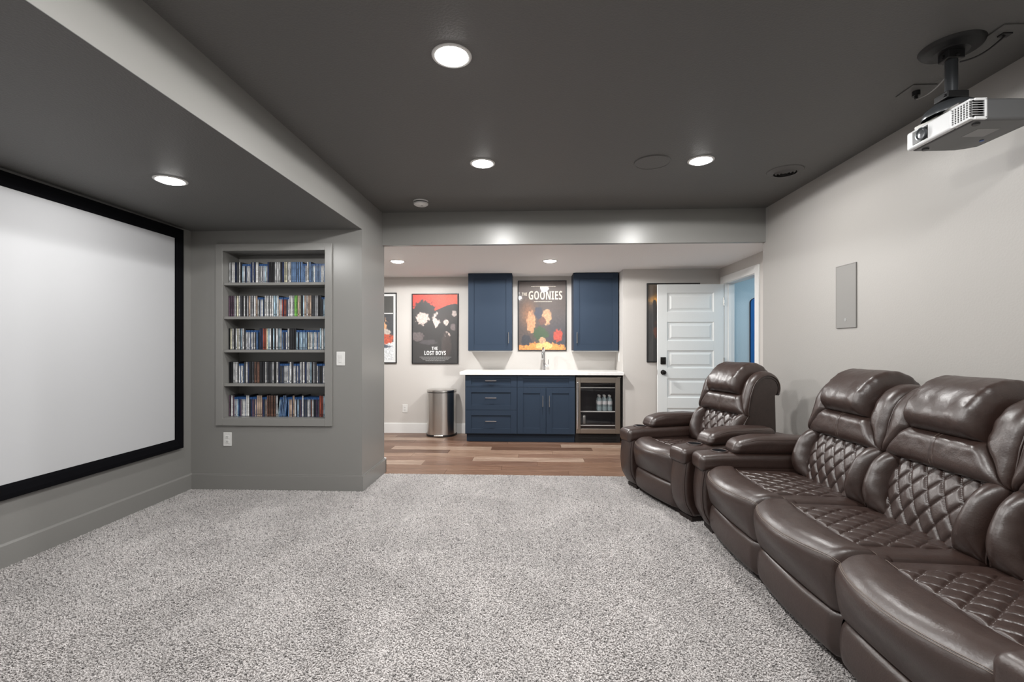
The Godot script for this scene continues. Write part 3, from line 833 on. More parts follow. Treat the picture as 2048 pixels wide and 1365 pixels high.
# ------------------------------------------------------------------ the open door
func build_door() -> void:
	var o := thing("door_1", "open white five panel door swung in front of the dark poster", "door", V(2.385, 0.006, -5.905))
	o.set_meta("kind", "structure")
	var w := 0.81; var h := 2.018; var t := 0.035
	var b := MB.new()
	var px0 := -w + 0.118; var px1 := -0.118
	var ys := [[0.225, 0.468], [0.596, 0.838], [0.966, 1.190], [1.306, 1.548], [1.668, 1.912]]
	b.rbox(V(-w, 0, -t), V(px0, h, 0), 0.002, 1).rbox(V(px1, 0, -t), V(0, h, 0), 0.002, 1)
	var y := 0.0
	for p in ys:
		b.box(V(px0, y, -t + 0.001), V(px1, p[0], -0.0001))
		y = p[1]
	b.box(V(px0, y, -t + 0.001), V(px1, h, -0.0001))
	part("leaf", b, M.door_white, o)
	for p in ys:
		var q := MB.new()
		for s in [1.0, -1.0]:
			var zf: float = -0.0001 if s > 0 else -t + 0.0001
			var rings := [[0.0, 0.0], [0.012, 0.011], [0.030, 0.011], [0.052, 0.003]]
			for k in rings.size() - 1:
				var a = rings[k]; var c = rings[k + 1]
				var A := [Vector2(px0 + a[0], p[0] + a[0]), Vector2(px1 - a[0], p[0] + a[0]), Vector2(px1 - a[0], p[1] - a[0]), Vector2(px0 + a[0], p[1] - a[0])]
				var C := [Vector2(px0 + c[0], p[0] + c[0]), Vector2(px1 - c[0], p[0] + c[0]), Vector2(px1 - c[0], p[1] - c[0]), Vector2(px0 + c[0], p[1] - c[0])]
				for e in 4:
					var f := (e + 1) % 4
					var P := [V(A[e].x, A[e].y, zf - s * a[1]), V(A[f].x, A[f].y, zf - s * a[1]), V(C[f].x, C[f].y, zf - s * c[1]), V(C[e].x, C[e].y, zf - s * c[1])]
					if s > 0: q.quad(P[0], P[1], P[2], P[3])
					else: q.quad(P[1], P[0], P[3], P[2])
			var e2 := 0.052
			if s > 0: q.quad(V(px0 + e2, p[0] + e2, zf - 0.003), V(px1 - e2, p[0] + e2, zf - 0.003), V(px1 - e2, p[1] - e2, zf - 0.003), V(px0 + e2, p[1] - e2, zf - 0.003))
			else: q.quad(V(px1 - e2, p[0] + e2, zf + 0.003), V(px0 + e2, p[0] + e2, zf + 0.003), V(px0 + e2, p[1] - e2, zf + 0.003), V(px1 - e2, p[1] - e2, zf + 0.003))
		part("panel", q, M.door_white, o)
	var kx := -w + 0.066
	var fwd := Basis(Vector3.RIGHT, PI / 2)
	part("deadbolt", MB.new().rbox(V(kx - 0.033, 1.015, 0.0), V(kx + 0.033, 1.105, 0.014), 0.004, 2).lathe([Vector2(0.02, 0.014), Vector2(0.018, 0.022), Vector2(0.0, 0.023)], 20, V(kx, 1.055, 0), fwd).rbox(V(kx - 0.018, 1.05, 0.02), V(kx + 0.018, 1.06, 0.034), 0.003, 2), M.dark_bronze, o, "square dark deadbolt plate")
	part("knob", MB.new().lathe([Vector2(0.031, 0.0), Vector2(0.031, 0.006), Vector2(0.014, 0.01), Vector2(0.012, 0.032), Vector2(0.024, 0.04), Vector2(0.028, 0.05), Vector2(0.023, 0.062), Vector2(0.0, 0.066)], 24, V(kx, 0.915, 0), fwd), M.dark_bronze, o, "round dark door knob")
	part("latch_plate", MB.new().box(V(-w - 0.001, 0.885, -0.03), V(-w + 0.001, 0.945, -0.006)), M.nickel, o)
	for yy in [1.80, 1.05, 0.25]:
		part("hinge", MB.new().box(V(-0.001, yy - 0.05, -0.03), V(0.002, yy + 0.05, 0.0)).tube([V(0.006, yy - 0.05, 0.006), V(0.006, yy + 0.05, 0.006)], 0.006, 10), M.nickel, o)
	# jamb and casing
	var z0 := -5.925; var z1 := -5.08; var top := 2.045
	struct("trim_1", MB.new().box(V(DOORX, 0, z0), V(DOORX + 0.12, top, z0 + 0.018)).box(V(DOORX, 0, z1 - 0.018), V(DOORX + 0.12, top, z1)).box(V(DOORX, top - 0.018, z0 + 0.018), V(DOORX + 0.12, top, z1 - 0.018))
		.box(V(DOORX + 0.045, 0, z0 + 0.018), V(DOORX + 0.08, top - 0.018, z0 + 0.028)).box(V(DOORX + 0.045, 0, z1 - 0.028), V(DOORX + 0.08, top - 0.018, z1 - 0.018)), M.white_trim, "white door jamb lining the doorway", "door jamb")
	var c := 0.085
	struct("trim_2", MB.new().rbox(V(DOORX - 0.018, 0, z0 - c + 0.012), V(DOORX, top + c - 0.01, z0 + 0.012), 0.004, 2).rbox(V(DOORX - 0.018, 0, z1 - 0.012), V(DOORX, top + c - 0.01, z1 + c - 0.012), 0.004, 2).rbox(V(DOORX - 0.018, top - 0.012, z0 + 0.012), V(DOORX, top + c - 0.01, z1 - 0.012), 0.004, 2), M.white_trim, "white casing round the doorway beside the bar", "door casing")
	# tall blue board on the hall wall
	var bd := thing("wall_board", "tall glossy blue board with rounded top seen through the doorway", "board", V(3.0, 0.35, -6.16))
	var poly := []
	var hw := 0.175
	for k in 13: poly.append(Vector2(cos(PI * k / 12) * hw, 1.545 - 0.08 + sin(PI * k / 12) * 0.08))
	for k in 13: poly.append(Vector2(cos(PI + PI * k / 12) * hw, 0.08 + sin(PI + PI * k / 12) * 0.08))
	part("deck", MB.new().prism(poly, 0.012, 0.035, func(x, y, z): return V(x, y, z)), M.board_blue, bd)
	part("edge_band", MB.new().prism(poly.map(func(p): return Vector2(p.x * 1.03, (p.y - 0.77) * 1.004 + 0.77)), 0.0, 0.012, func(x, y, z): return V(x, y, z)), M.dark_bronze, bd)
	var r := RandomNumberGenerator.new(); r.seed = 5
	for k in 26:
		var my := r.randf_range(0.1, 1.42); var mx := r.randf_range(-0.15, 0.1)
		part("white_mark", MB.new().box(V(mx, my, 0.035), V(mx + r.randf_range(0.008, 0.04), my + r.randf_range(0.006, 0.022), 0.0358)), M.label_white, bd)


# ------------------------------------------------------------------ leather seating
func curve_at(pts: Array, t: float) -> Vector2:        # smooth curve through points, t from 0 to 1 by index
	var n := pts.size() - 1
	var f := clampf(t, 0, 1) * n
	var i := mini(int(f), n - 1)
	var p0: Vector2 = pts[maxi(i - 1, 0)]; var p1: Vector2 = pts[i]; var p2: Vector2 = pts[i + 1]; var p3: Vector2 = pts[mini(i + 2, n)]
	return p1.cubic_interpolate(p2, p0, p3, f - i)


func dome(t: float, r: float) -> float:       # rises from 0 at a border to 1 over r, as a quarter circle
	var a := clampf(t / r, 0.0, 1.0)
	return sqrt(1.0 - (1.0 - a) * (1.0 - a))


func quilt(a: float, b: float) -> float:      # puffed diamond cells with creases along whole values of a + b and a - b
	var p := absf(fposmod(a + b, 1.0) - 0.5) * 2.0
	var q := absf(fposmod(a - b, 1.0) - 0.5) * 2.0
	return pow((1.0 - pow(p, 5.0)) * (1.0 - pow(q, 5.0)), 0.6)


# upper back, as depth behind the front line and height, from the neck roll over the top to the scroll behind
const UPPER := [Vector2(0.668, 0.702), Vector2(0.682, 0.78), Vector2(0.70, 0.86), Vector2(0.732, 0.94), Vector2(0.79, 0.995), Vector2(0.86, 1.005), Vector2(0.925, 0.975), Vector2(0.95, 0.915), Vector2(0.935, 0.865)]


func upper(t: float) -> Array:
	var p := curve_at(UPPER, t)
	var d := (curve_at(UPPER, t + 0.01) - curve_at(UPPER, t - 0.01)).normalized()
	return [p, Vector2(-d.y, d.x)]         # outward: to the front at the bottom, up at the top, back at the end


func pad(nu: int, nv: int, edge_l: Callable, edge_r: Callable, t0: float, t1: float, thick: float, ru: float, rv0: float, rv1: float, extra = null) -> MB:
	# puffed piece on the upper back: between two outlines x(v), from t0 to t1 along the curve
	return MB.new().grid(nu, nv, func(u, v):
		var xl: float = edge_l.call(v); var xr: float = edge_r.call(v)
		var t := lerpf(t0, t1, v)
		var c := upper(t)
		var x := lerpf(xl, xr, u)
		var span := absf(xr - xl)
		var long := (t1 - t0) * 0.62
		var h := thick * dome(minf(u, 1 - u) * span, ru) * dome(v * long, rv0) * dome((1 - v) * long, rv1)
		if extra != null: h += extra.call(x, t, u, v)
		var p: Vector2 = c[0] + c[1] * (h - 0.004)
		return V(x, p.y, -p.x))


func seat_unit(parent: Node3D, cx: float, W: float, keep: Dictionary) -> void:
	# parts of one seat at across-offset cx; meshes are made once per width and shared
	var key := "%.3f" % W
	if not keep.has(key):
		keep[key] = make_seat_meshes(W)
	var m: Dictionary = keep[key]
	var put := func(called: String, mesh_: Mesh, mm: Material, p: Node3D, at: bool) -> MeshInstance3D:
		var o := part(called, mesh_, mm, p)
		if at: o.position = V(cx, 0, 0)
		return o
	put.call("footrest_panel", m.foot, M.leather, parent, true)
	var s = put.call("seat_cushion", m.seat, M.leather, parent, true)
	put.call("quilted_panel", m.seat_quilt, M.leather, s, false)
	put.call("stitching", m.seat_stitch, M.thread, s, false)
	var b = put.call("back_panel", m.back_quilt, M.leather, parent, true)
	b.set_meta("label", "diamond quilted leather back panel")
	put.call("stitching", m.back_stitch, M.thread, b, false)
	for k in 2:
		var w = put.call("side_bolster", m.bolster[k], M.leather, parent, true)
		put.call("piping", m.bolster_pipe[k], M.leather, w, false)
	var r = put.call("neck_roll", m.roll, M.leather, parent, true)
	put.call("stitching", m.roll_stitch, M.thread, r, false)
	for k in 2:
		var hwing = put.call("headrest_wing", m.wing[k], M.leather, parent, true)
		put.call("piping", m.wing_pipe[k], M.leather, hwing, false)
	put.call("headrest", m.pillow, M.leather, parent, true)


func make_seat_meshes(W: float) -> Dictionary:
	var m := {}
	var hw := W / 2 - 0.003
	var rough := func(x: float, y: float, s: float) -> float: return noise.get_noise_3d(x * 5.0 + s, y * 5.0, s * 3.0) * 0.0032 + noise.get_noise_3d(x * 14.0 + s, y * 14.0, s) * 0.0007
	# cushion: profile of (depth, height), bowed out at the front in plan
	var prof := [Vector2(0.14, 0.222), Vector2(0.05, 0.219), Vector2(0.012, 0.226), Vector2(-0.004, 0.262), Vector2(-0.010, 0.33), Vector2(-0.006, 0.395), Vector2(0.008, 0.432), Vector2(0.045, 0.462), Vector2(0.09, 0.474), Vector2(0.125, 0.470), Vector2(0.142, 0.452), Vector2(0.19, 0.447), Vector2(0.34, 0.443), Vector2(0.52, 0.436), Vector2(0.62, 0.42)]
	var bow := func(x: float, d: float) -> float:
		var s := x / hw
		return 0.088 * (1.0 - pow(absf(s), 2.1)) * (1.0 - smoothstep(0.03, 0.50, d) * 1.0)
	var seat_at := func(x: float, t: float, lift: float) -> Vector3:
		var p := curve_at(prof, t)
		var e := 1.0 - dome(hw - absf(x), 0.045)
		var front := 1.0 - smoothstep(0.0, 0.1, p.x)
		var keepd := p.x
		if p.x > 0.1 and p.x < 0.30:        # the back edge of the front band stays straight across
			keepd = p.x
		var d: float = p.x - bow.call(x, keepd) * lerpf(0.12, 1.0, smoothstep(0.22, 0.42, p.y)) * (1.0 if p.x < 0.1 else 1.0 - smoothstep(0.1, 0.145, p.x)) + e * 0.03 * front
		if p.x > 0.11 and p.x < 0.2:         # band sweeps back at its two ends
			d += 0.035 * pow(absf(x) / hw, 4.0)
		var y: float = p.y - e * 0.036 * smoothstep(0.36, 0.45, p.y) + e * 0.012 * (1.0 - smoothstep(0.2, 0.3, p.y))
		y += rough.call(x, d, 1.0) * smoothstep(0.40, 0.46, p.y)
		return V(x, y + lift, -d)
	var xs := func(u: float) -> float:       # closer samples near the two sides
		var s := u * 2 - 1
		return hw * (s * 0.72 + 0.28 * signf(s) * (1 - pow(1 - absf(s), 3.0)))
	m.seat = MB.new().grid(44, 84, func(u, v): return seat_at.call(xs.call(u), v, 0.0)).mesh()
	# quilted inset behind the band
	var qw := minf(0.225, hw - 0.085)
	m.seat_quilt = MB.new().grid(84, 84, func(u, v):
		var x := lerpf(-qw, qw, u)
		var d := lerpf(0.138, 0.60, v)
		var e := dome(minf(u, 1 - u) * qw * 2, 0.02) * dome(v * 0.46, 0.012)
		var y = 0.4405 - 0.03 * v * v + e * (0.007 + 0.013 * quilt(x / 0.088 + 0.5, (d - 0.138) / 0.125)) + rough.call(x, d, 4.0)
		return V(x, y, -d)).mesh()
	var st := MB.new()
	for k in 2:
		var path := []
		for i in 41:
			var x: float = lerpf(-hw * 0.985, hw * 0.985, i / 40.0)
			path.append(seat_at.call(x, (6.0 + 0.16 * k) / 14.0, 0.0013))
		st.tube(path, 0.0014, 5)
	for s in [-1.0, 1.0]:
		var path := []
		for i in 12:
			path.append(seat_at.call(s * lerpf(qw * 0.8, hw * 0.97, i / 11.0), 10.0 / 14.0, 0.003))
		st.tube(path, 0.0012, 5)
	m.seat_stitch = st.mesh()
	# footrest panel below
	m.foot = MB.new().grid(28, 22, func(u, v):
		var x: float = (hw - 0.004) * (u * 2 - 1)
		var e := 1.0 - dome(hw - 0.004 - absf(x), 0.03)
		var pr := [Vector2(0.10, 0.045), Vector2(0.035, 0.043), Vector2(0.012, 0.062), Vector2(0.002, 0.11), Vector2(0.002, 0.165), Vector2(0.012, 0.205), Vector2(0.04, 0.222), Vector2(0.12, 0.224)]
		var p := curve_at(pr, v)
		return V(x, p.y, -(p.x - 0.022 * (1 - pow(absf(x) / hw, 2.2)) + e * 0.025))).mesh()
	# lower back: base surface from the seat up to the neck roll
	var lower := func(x: float, v: float) -> Vector3:     # v 0 at the seat, 1 under the roll
		var d := lerpf(0.575, 0.70, v) + 0.012 * sin(v * PI) * -1.0
		var y := lerpf(0.415, 0.722, v)
		return V(x, y, -d)
	var ln := V(0, 0.36, 0.93).normalized()
	var inner := func(v: float) -> float: return qw * (0.78 + 0.26 * v + 0.10 * sin(v * PI))
	m.back_quilt = MB.new().grid(96, 84, func(u, v):
		var half: float = inner.call(v) + 0.02
		half = minf(half, hw - 0.01)
		var x := lerpf(-half, half, u)
		var p: Vector3 = lower.call(x, v)
		var hgt := 0.012 + 0.016 * quilt(x / 0.086 + 0.5, v * 0.325 / 0.128) * dome(minf(u, 1 - u) * half * 2, 0.02) + 0.02 * sin(v * PI) * (1 - pow(u * 2 - 1, 2.0))
		return p + ln * (hgt + rough.call(x, v * 0.3, 9.0))).mesh()
	var bs := MB.new()
	for dirn in [-1.0, 1.0]:
		for k in range(-6, 12):
			var path := []
			for i in 41:
				var v := i / 40.0
				var b: float = v * 0.325 / 0.128
				var x: float = ((k - 0.5) - dirn * b) * 0.086 if dirn > 0 else ((k - 0.5) + b) * 0.086 - 0.086 * 3
				var half: float = minf(inner.call(v), hw - 0.02)
				if absf(x) < half:
					var p: Vector3 = lower.call(x, v)
					path.append(p + ln * (0.0128 + 0.02 * sin(v * PI) * (1 - pow(x / (half + 0.02), 2.0)) + rough.call(x, v * 0.3, 9.0)))
			if path.size() > 3: bs.tube(path, 0.0011, 4)
	m.back_stitch = bs.mesh()
	m.bolster = []; m.bolster_pipe = []
	for s in [-1.0, 1.0]:
		var shape := func(u: float, v: float) -> Vector3:    # u 0 inner, 1 outer
			var xi: float = inner.call(v) * 0.92
			var xo := hw - 0.004
			xi = minf(xi, xo - 0.045)
			var x := lerpf(xi, xo, u)
			var p: Vector3 = lower.call(s * x, v)
			var span := xo - xi
			var h := (0.112 - 0.012 * v) * dome(u * span, span * 0.5) * dome((1 - u) * span, span * 0.5) * dome(v * 0.33, 0.15) * dome((1 - v) * 0.33, 0.13)
			var crease := 0.0025 * sin(v * 34.0 + s * 2.0) * smoothstep(0.35, 0.0, u) * smoothstep(0.0, 0.08, u)
			return p + ln * (h + crease + rough.call(x, v * 0.33, 14.0 + s))
		m.bolster.append(MB.new().grid(30, 40, shape, s < 0).mesh())
		var path := []
		for i in 31: path.append(shape.call(0.985, lerpf(0.02, 0.98, i / 30.0)) + V(0, 0, 0.003))
		m.bolster_pipe.append(MB.new().tube(path, 0.0035, 6).mesh())
	# neck roll, wings and pillow on the upper curve
	var pw := minf(0.190, hw - 0.095)
	var tr := 0.235            # top of the roll
	var wrinkle := func(x: float, t: float, _u: float, v: float) -> float:
		return rough.call(x, t, 22.0) + 0.0014 * sin(x * 80.0 + noise.get_noise_2d(x * 3, t * 3) * 3.0) * smoothstep(0.45, 0.95, v) * (1 - smoothstep(0.95, 1.0, v)) - 0.006 * exp(-pow(x / 0.006, 2.0)) * sin(v * PI)
	m.roll = pad(64, 26, func(v): return -lerpf(hw, pw + 0.004, v), func(v): return lerpf(hw, pw + 0.004, v), 0.0, tr + 0.02, 0.066, 0.05, 0.06, 0.05, wrinkle).mesh()
	var rs := MB.new()
	for s in [-1.0, 1.0]:
		var path := []
		for i in 25:
			var v: float = lerpf(0.04, 0.94, i / 24.0)
			var t := (tr + 0.02) * v
			var c := upper(t)
			var long := (tr + 0.02) * 0.62
			var p: Vector2 = c[0] + c[1] * (0.066 * dome(v * long, 0.06) * dome((1 - v) * long, 0.05) - 0.0045 - 0.002 * sin(v * PI))
			path.append(V(s * 0.009, p.y, -p.x))
		rs.tube(path, 0.0012, 5)
	m.roll_stitch = rs.mesh()
	m.wing = []; m.wing_pipe = []
	for s in [-1.0, 1.0]:
		var inx := func(v: float) -> float: return lerpf(hw - 0.008, pw + 0.002, clampf(v / 0.24, 0.0, 1.0))
		var shape := func(u: float, v: float) -> Vector3:
			var xi: float = inx.call(v); var xo := hw
			var t := lerpf(0.0, 1.0, v)
			var c := upper(t)
			var x := lerpf(xi, xo, u)
			var span := maxf(xo - xi, 0.008)
			var h := 0.05 * dome(u * span, minf(span * 0.5, 0.045)) * dome((1 - u) * span, minf(span * 0.5, 0.055)) * dome(v * 0.62, 0.06) * dome((1 - v) * 0.62, 0.03)
			h += 0.003 * sin(t * 70.0 + s) * smoothstep(0.4, 0.0, u) * smoothstep(0.2, 0.3, v) * smoothstep(0.0, 0.1, u) + rough.call(x, t, 31.0 + s)
			var p: Vector2 = c[0] + c[1] * (h - 0.004)
			return V(s * x, p.y, -p.x)
		m.wing.append(MB.new().grid(26, 76, shape, s < 0).mesh())
		var path := []
		for i in 51: path.append(shape.call(0.97, lerpf(0.02, 0.97, i / 50.0)))
		for i in path.size(): path[i] = path[i] + V(s * 0.002, 0.001, 0)
		m.wing_pipe.append(MB.new().tube(path, 0.0038, 6).mesh())
	var t0 := 0.235; var t1 := 0.84
	m.pillow = MB.new().grid(72, 64, func(u, v):
		var t := lerpf(t0, t1, v)
		var c := upper(t)
		var x := lerpf(-pw + 0.004, pw - 0.004, u)
		var span := pw * 2
		var side := minf(u, 1 - u) * span
		var h := 0.118 * dome(side, 0.05) * dome(v * 0.40, 0.07) * dome((1 - v) * 0.40, 0.20)
		var gather := 0.0022 * sin(v * 62.0 + noise.get_noise_1d(v * 30) * 3.0) * smoothstep(0.085, 0.03, side) * smoothstep(0.0, 0.02, side) * smoothstep(0.1, 0.2, v)
		h += gather + rough.call(x, t, 45.0) * 1.3 + 0.002 * sin(x * 60.0 + 1.0) * smoothstep(0.5, 0.1, v) * smoothstep(0.0, 0.12, v)
		var p: Vector2 = c[0] + c[1] * (h - 0.006)
		return V(x, p.y, -p.x)).mesh()
	return m


func make_arm_meshes() -> Dictionary:
	var m := {}
	var w := 0.19
	# side body: front panel swells forward and tucks in at the floor
	m.body = MB.new().rbox(V(0.004, 0.035, -0.93), V(w - 0.004, 0.47, 0.0), 0.03, 4, func(p: Vector3) -> Vector3:
		var f := smoothstep(-0.25, 0.0, p.z)
		return V(p.x, p.y, p.z + f * (0.036 * sin(clampf((p.y - 0.03) / 0.44, 0, 1) * PI * 0.92) - 0.035 * (1.0 - smoothstep(0.03, 0.16, p.y)) + 0.012 * cos((p.x / w - 0.5) * PI))), 10).mesh()
	var pipe := MB.new()
	for x in [0.014, w - 0.014]:
		var path := []
		for i in 21:
			var y := lerpf(0.05, 0.44, i / 20.0)
			path.append(V(x, y, -0.006 + 0.036 * sin(clampf((y - 0.03) / 0.44, 0, 1) * PI * 0.92) - 0.035 * (1.0 - smoothstep(0.03, 0.16, y)) + 0.004))
		pipe.tube(path, 0.0035, 6)
	m.pipe = pipe.mesh()
	# shelf with the cup hole
	m.shelf = MB.new().rbox(V(0.0, 0.425, -0.90), V(w, 0.535, 0.052), 0.038, 4, func(p: Vector3) -> Vector3: return V(p.x, p.y + (0.006 * cos((p.x / w - 0.5) * PI) if p.y > 0.48 else 0.0) - 0.012 * smoothstep(-0.1, 0.05, p.z), p.z), 8).mesh()
	m.pad = MB.new().rbox(V(0.008, 0.53, -0.76), V(w - 0.008, 0.645, -0.185), 0.042, 5, func(p: Vector3) -> Vector3:
		var a := smoothstep(-0.40, -0.185, p.z)
		var up := smoothstep(0.53, 0.64, p.y)
		return V(p.x, p.y - up * (0.03 * a * a + 0.012 * smoothstep(-0.55, -0.76, p.z)) + up * 0.008 * cos((p.x / w - 0.5) * PI), p.z + 0.02 * a * (1 - up)), 10).mesh()
	var pp := MB.new()
	for x in [0.018, w - 0.018]:
		var path := []
		for i in 25:
			var z := lerpf(-0.71, -0.232, i / 24.0)
			var a := smoothstep(-0.40, -0.185, z)
			path.append(V(x, 0.6305 - 0.031 * a * a - 0.012 * smoothstep(-0.55, -0.76, z), z))
		pp.tube(path, 0.003, 6)
	m.pad_pipe = pp.mesh()
	m.rear = MB.new().rbox(V(0.006, 0.52, -0.93), V(w - 0.006, 0.575, -0.75), 0.02, 3).mesh()
	m.cup = MB.new().lathe([Vector2(0.046, 0.5415), Vector2(0.048, 0.5445), Vector2(0.052, 0.5452), Vector2(0.056, 0.5430), Vector2(0.058, 0.5345)].map(func(p): return p), 32, V(w / 2, 0.0015, -0.11)).mesh()
	m.hole = MB.new().lathe([Vector2(0.0, 0.5422), Vector2(0.0465, 0.5426)], 32, V(w / 2, 0.0015, -0.11), Basis.IDENTITY).mesh()
	m.foot = MB.new().box(V(0.02, 0.0, -0.90), V(w - 0.02, 0.036, -0.035)).mesh()
	return m


func add_arm(parent: Node3D, x0: float, a: Dictionary) -> void:
	var b := part("armrest", a.body, M.leather, parent)
	b.position = V(x0, 0, 0)
	part("piping", a.pipe, M.leather, b)
	part("arm_shelf", a.shelf, M.leather, b)
	part("arm_pad", a.pad, M.leather, b)
	part("pad_piping", a.pad_pipe, M.leather, b)
	part("rear_block", a.rear, M.leather, b)
	part("cup_holder", a.cup, M.leather, b, "cup holder ring")
	part("cup_holder_well", a.hole, M.felt, b)
	part("foot_block", a.foot, M.leather_dark, b)


func seat_frame(parent: Node3D, x0: float, x1: float) -> void:
	part("base_frame", MB.new().box(V(x0, 0.0, -0.90), V(x1, 0.05, -0.05)).box(V(x0, 0.05, -0.90), V(x1, 0.23, -0.10)), M.leather_dark, parent)
	var poly := [Vector2(0.60, 0.06), Vector2(0.93, 0.06), Vector2(0.925, 0.50), Vector2(0.915, 0.86)]
	for k in 31:
		var c := upper(lerpf(0.97, 0.0, k / 30.0))
		poly.append(c[0] - c[1] * 0.006)
	poly.append(Vector2(0.595, 0.43))
	part("back_shell", MB.new().prism(poly, x0, x1, func(d, y, x): return V(x, y, -d)), M.leather, parent)


func build_seating() -> void:
	var keep := {}
	var arm := make_arm_meshes()
	# sofa of three seats along the right wall, facing the screen
	var W := 0.645
	var mid := (-3.13 - 1.195) / 2.0
	var o := thing("reclining_sofa", "dark brown leather three seat reclining sofa with quilted backs", "sofa", V(1.165, 0, mid), deg_to_rad(-90))
	for k in 3:
		seat_unit(o, (k - 1) * W, W, keep)
	seat_frame(o, -1.5 * W + 0.006, 1.5 * W - 0.006)
	add_arm(o, -1.5 * W - 0.19, arm)
	add_arm(o, 1.5 * W, arm)
	# single recliner turned a little towards the camera
	W = 0.585
	var c := thing("recliner_chair", "dark brown leather recliner armchair in front of the doorway", "armchair", V(0.968, 0, -3.785), deg_to_rad(-73.1))
	seat_unit(c, 0.0, W, keep)
	seat_frame(c, -0.5 * W + 0.006, 0.5 * W - 0.006)
	add_arm(c, -0.5 * W - 0.19, arm)
	add_arm(c, 0.5 * W, arm)


# ------------------------------------------------------------------ projector
func build_projector() -> void:
	var o := thing("projector_mount", "black round ceiling mount with a pole holding the projector", "mount", V(1.824, CEIL, -2.105))
	part("ceiling_plate", MB.new().lathe([Vector2(0.0, -0.026), Vector2(0.062, -0.026), Vector2(0.07, -0.02), Vector2(0.095, -0.018), Vector2(0.106, -0.012), Vector2(0.113, 0.0)], 48), M.mount_black, o)
	part("swivel_bracket", MB.new().rbox(V(-0.035, -0.062, -0.028), V(0.035, -0.024, 0.028), 0.004, 2).tube([V(-0.043, -0.045, 0), V(0.043, -0.045, 0)], 0.008, 10).tube([V(0, -0.05, -0.04), V(0, -0.05, 0.04)], 0.006, 10), M.black_plastic, o)
	part("pole", MB.new().tube([V(0, -0.05, 0), V(0, -0.215, 0)], 0.0225, 24), M.mount_grey, o)
	part("clamp", MB.new().rbox(V(-0.045, -0.235, -0.035), V(0.045, -0.205, 0.035), 0.004, 2).tube([V(-0.05, -0.222, 0.02), V(0.05, -0.222, 0.02)], 0.006, 8), M.black_plastic, o)
	part("dome", MB.new().lathe([Vector2(0.10, -0.305), Vector2(0.102, -0.295), Vector2(0.092, -0.272), Vector2(0.068, -0.252), Vector2(0.035, -0.238), Vector2(0.0, -0.234)], 40), M.mount_grey, o)
	part("arm_bracket", MB.new().box(V(-0.075, -0.3195, -0.10), V(-0.055, -0.304, 0.12)).box(V(0.10, -0.3195, -0.10), V(0.12, -0.304, 0.12)).box(V(-0.075, -0.312, 0.02), V(0.12, -0.304, 0.05)), M.nickel, o)
	var p := thing("projector", "white fronted projector with grey casing hanging from the ceiling", "projector", V(1.735, 2.152, -2.07))
	# local x runs back from the lens face, z runs across towards the camera
	var hz := 0.155
	part("casing", MB.new().rbox(V(0.012, 0.0, -hz), V(0.30, 0.088, hz), 0.014, 4, func(q: Vector3) -> Vector3:
		return V(q.x, q.y - 0.012 * smoothstep(0.2, 0.3, q.x) * (1.0 if q.y > 0.04 else -1.0), q.z * (1.0 - 0.06 * smoothstep(0.15, 0.3, q.x))), 6), M.projector_grey, p)
	part("front_bezel", MB.new().rbox(V(-0.006, 0.003, -hz - 0.002), V(0.02, 0.085, hz - 0.085), 0.01, 4), M.projector_white, p, "white front bezel")
	var g := part("vent", MB.new().rbox(V(0.0, 0.006, hz - 0.0845), V(0.055, 0.084, hz), 0.01, 4), M.black_plastic, p)
	part("vent_rim", MB.new().rbox(V(-0.004, 0.004, hz - 0.0845), V(0.02, 0.014, hz - 0.002), 0.003, 2).rbox(V(-0.004, 0.076, hz - 0.0845), V(0.02, 0.086, hz - 0.002), 0.003, 2).rbox(V(0.012, 0.002, hz - 0.01), V(0.06, 0.014, hz + 0.003), 0.003, 2).rbox(V(0.012, 0.076, hz - 0.01), V(0.06, 0.087, hz + 0.003), 0.003, 2).rbox(V(0.05, 0.004, hz - 0.01), V(0.06, 0.085, hz + 0.003), 0.003, 2), M.projector_white, g)
	for k in 6:
		var zz := hz - 0.0845 + 0.0125 * (k + 1)
		part("rib", MB.new().rbox(V(-0.004, 0.012, zz - 0.0014), V(0.006, 0.078, zz + 0.0014), 0.001, 1), M.projector_white, g)
	for k in 6:
		var yy := 0.020 + k * 0.0095
		part("rib", MB.new().rbox(V(-0.003, yy, hz - 0.084), V(0.004, yy + 0.0022, hz - 0.004), 0.001, 1), M.projector_white, g)
		part("rib", MB.new().rbox(V(0.004, yy, hz - 0.004), V(0.055, yy + 0.0022, hz + 0.002), 0.001, 1), M.projector_white, g)
	var side := Basis(Vector3.BACK, PI / 2)
	var lz := -0.075
	part("lens_window", MB.new().rbox(V(-0.0075, 0.016, lz - 0.046), V(-0.004, 0.074, lz + 0.036), 0.0015, 1), M.black_satin, p)
	part("lens_barrel", MB.new().lathe([Vector2(0.027, 0.0), Vector2(0.027, 0.012), Vector2(0.022, 0.013), Vector2(0.018, 0.009), Vector2(0.0, 0.011)], 28, V(-0.005, 0.045, lz + 0.008), side), M.mount_grey, p)
	part("top_controls", MB.new().rbox(V(0.045, 0.086, -0.13), V(0.08, 0.094, -0.06), 0.003, 2), M.nickel, p)
	part("sticker", MB.new().box(V(0.10, -0.0007, 0.0), V(0.19, 0.0005, 0.075)), M.sticker, p)
	part("mark", MB.new().lathe([Vector2(0.0, -0.0012), Vector2(0.008, -0.001), Vector2(0.0085, 0.0005)].map(func(q): return q), 16, V(0.225, 0, -0.045)), M.blue_mark, p, "small blue mark")
	for z in [-0.12, 0.12]:
		part("foot", MB.new().lathe([Vector2(0.0, -0.006), Vector2(0.012, -0.006), Vector2(0.014, 0.001)], 14, V(0.05, 0, z)), M.black_plastic, p)
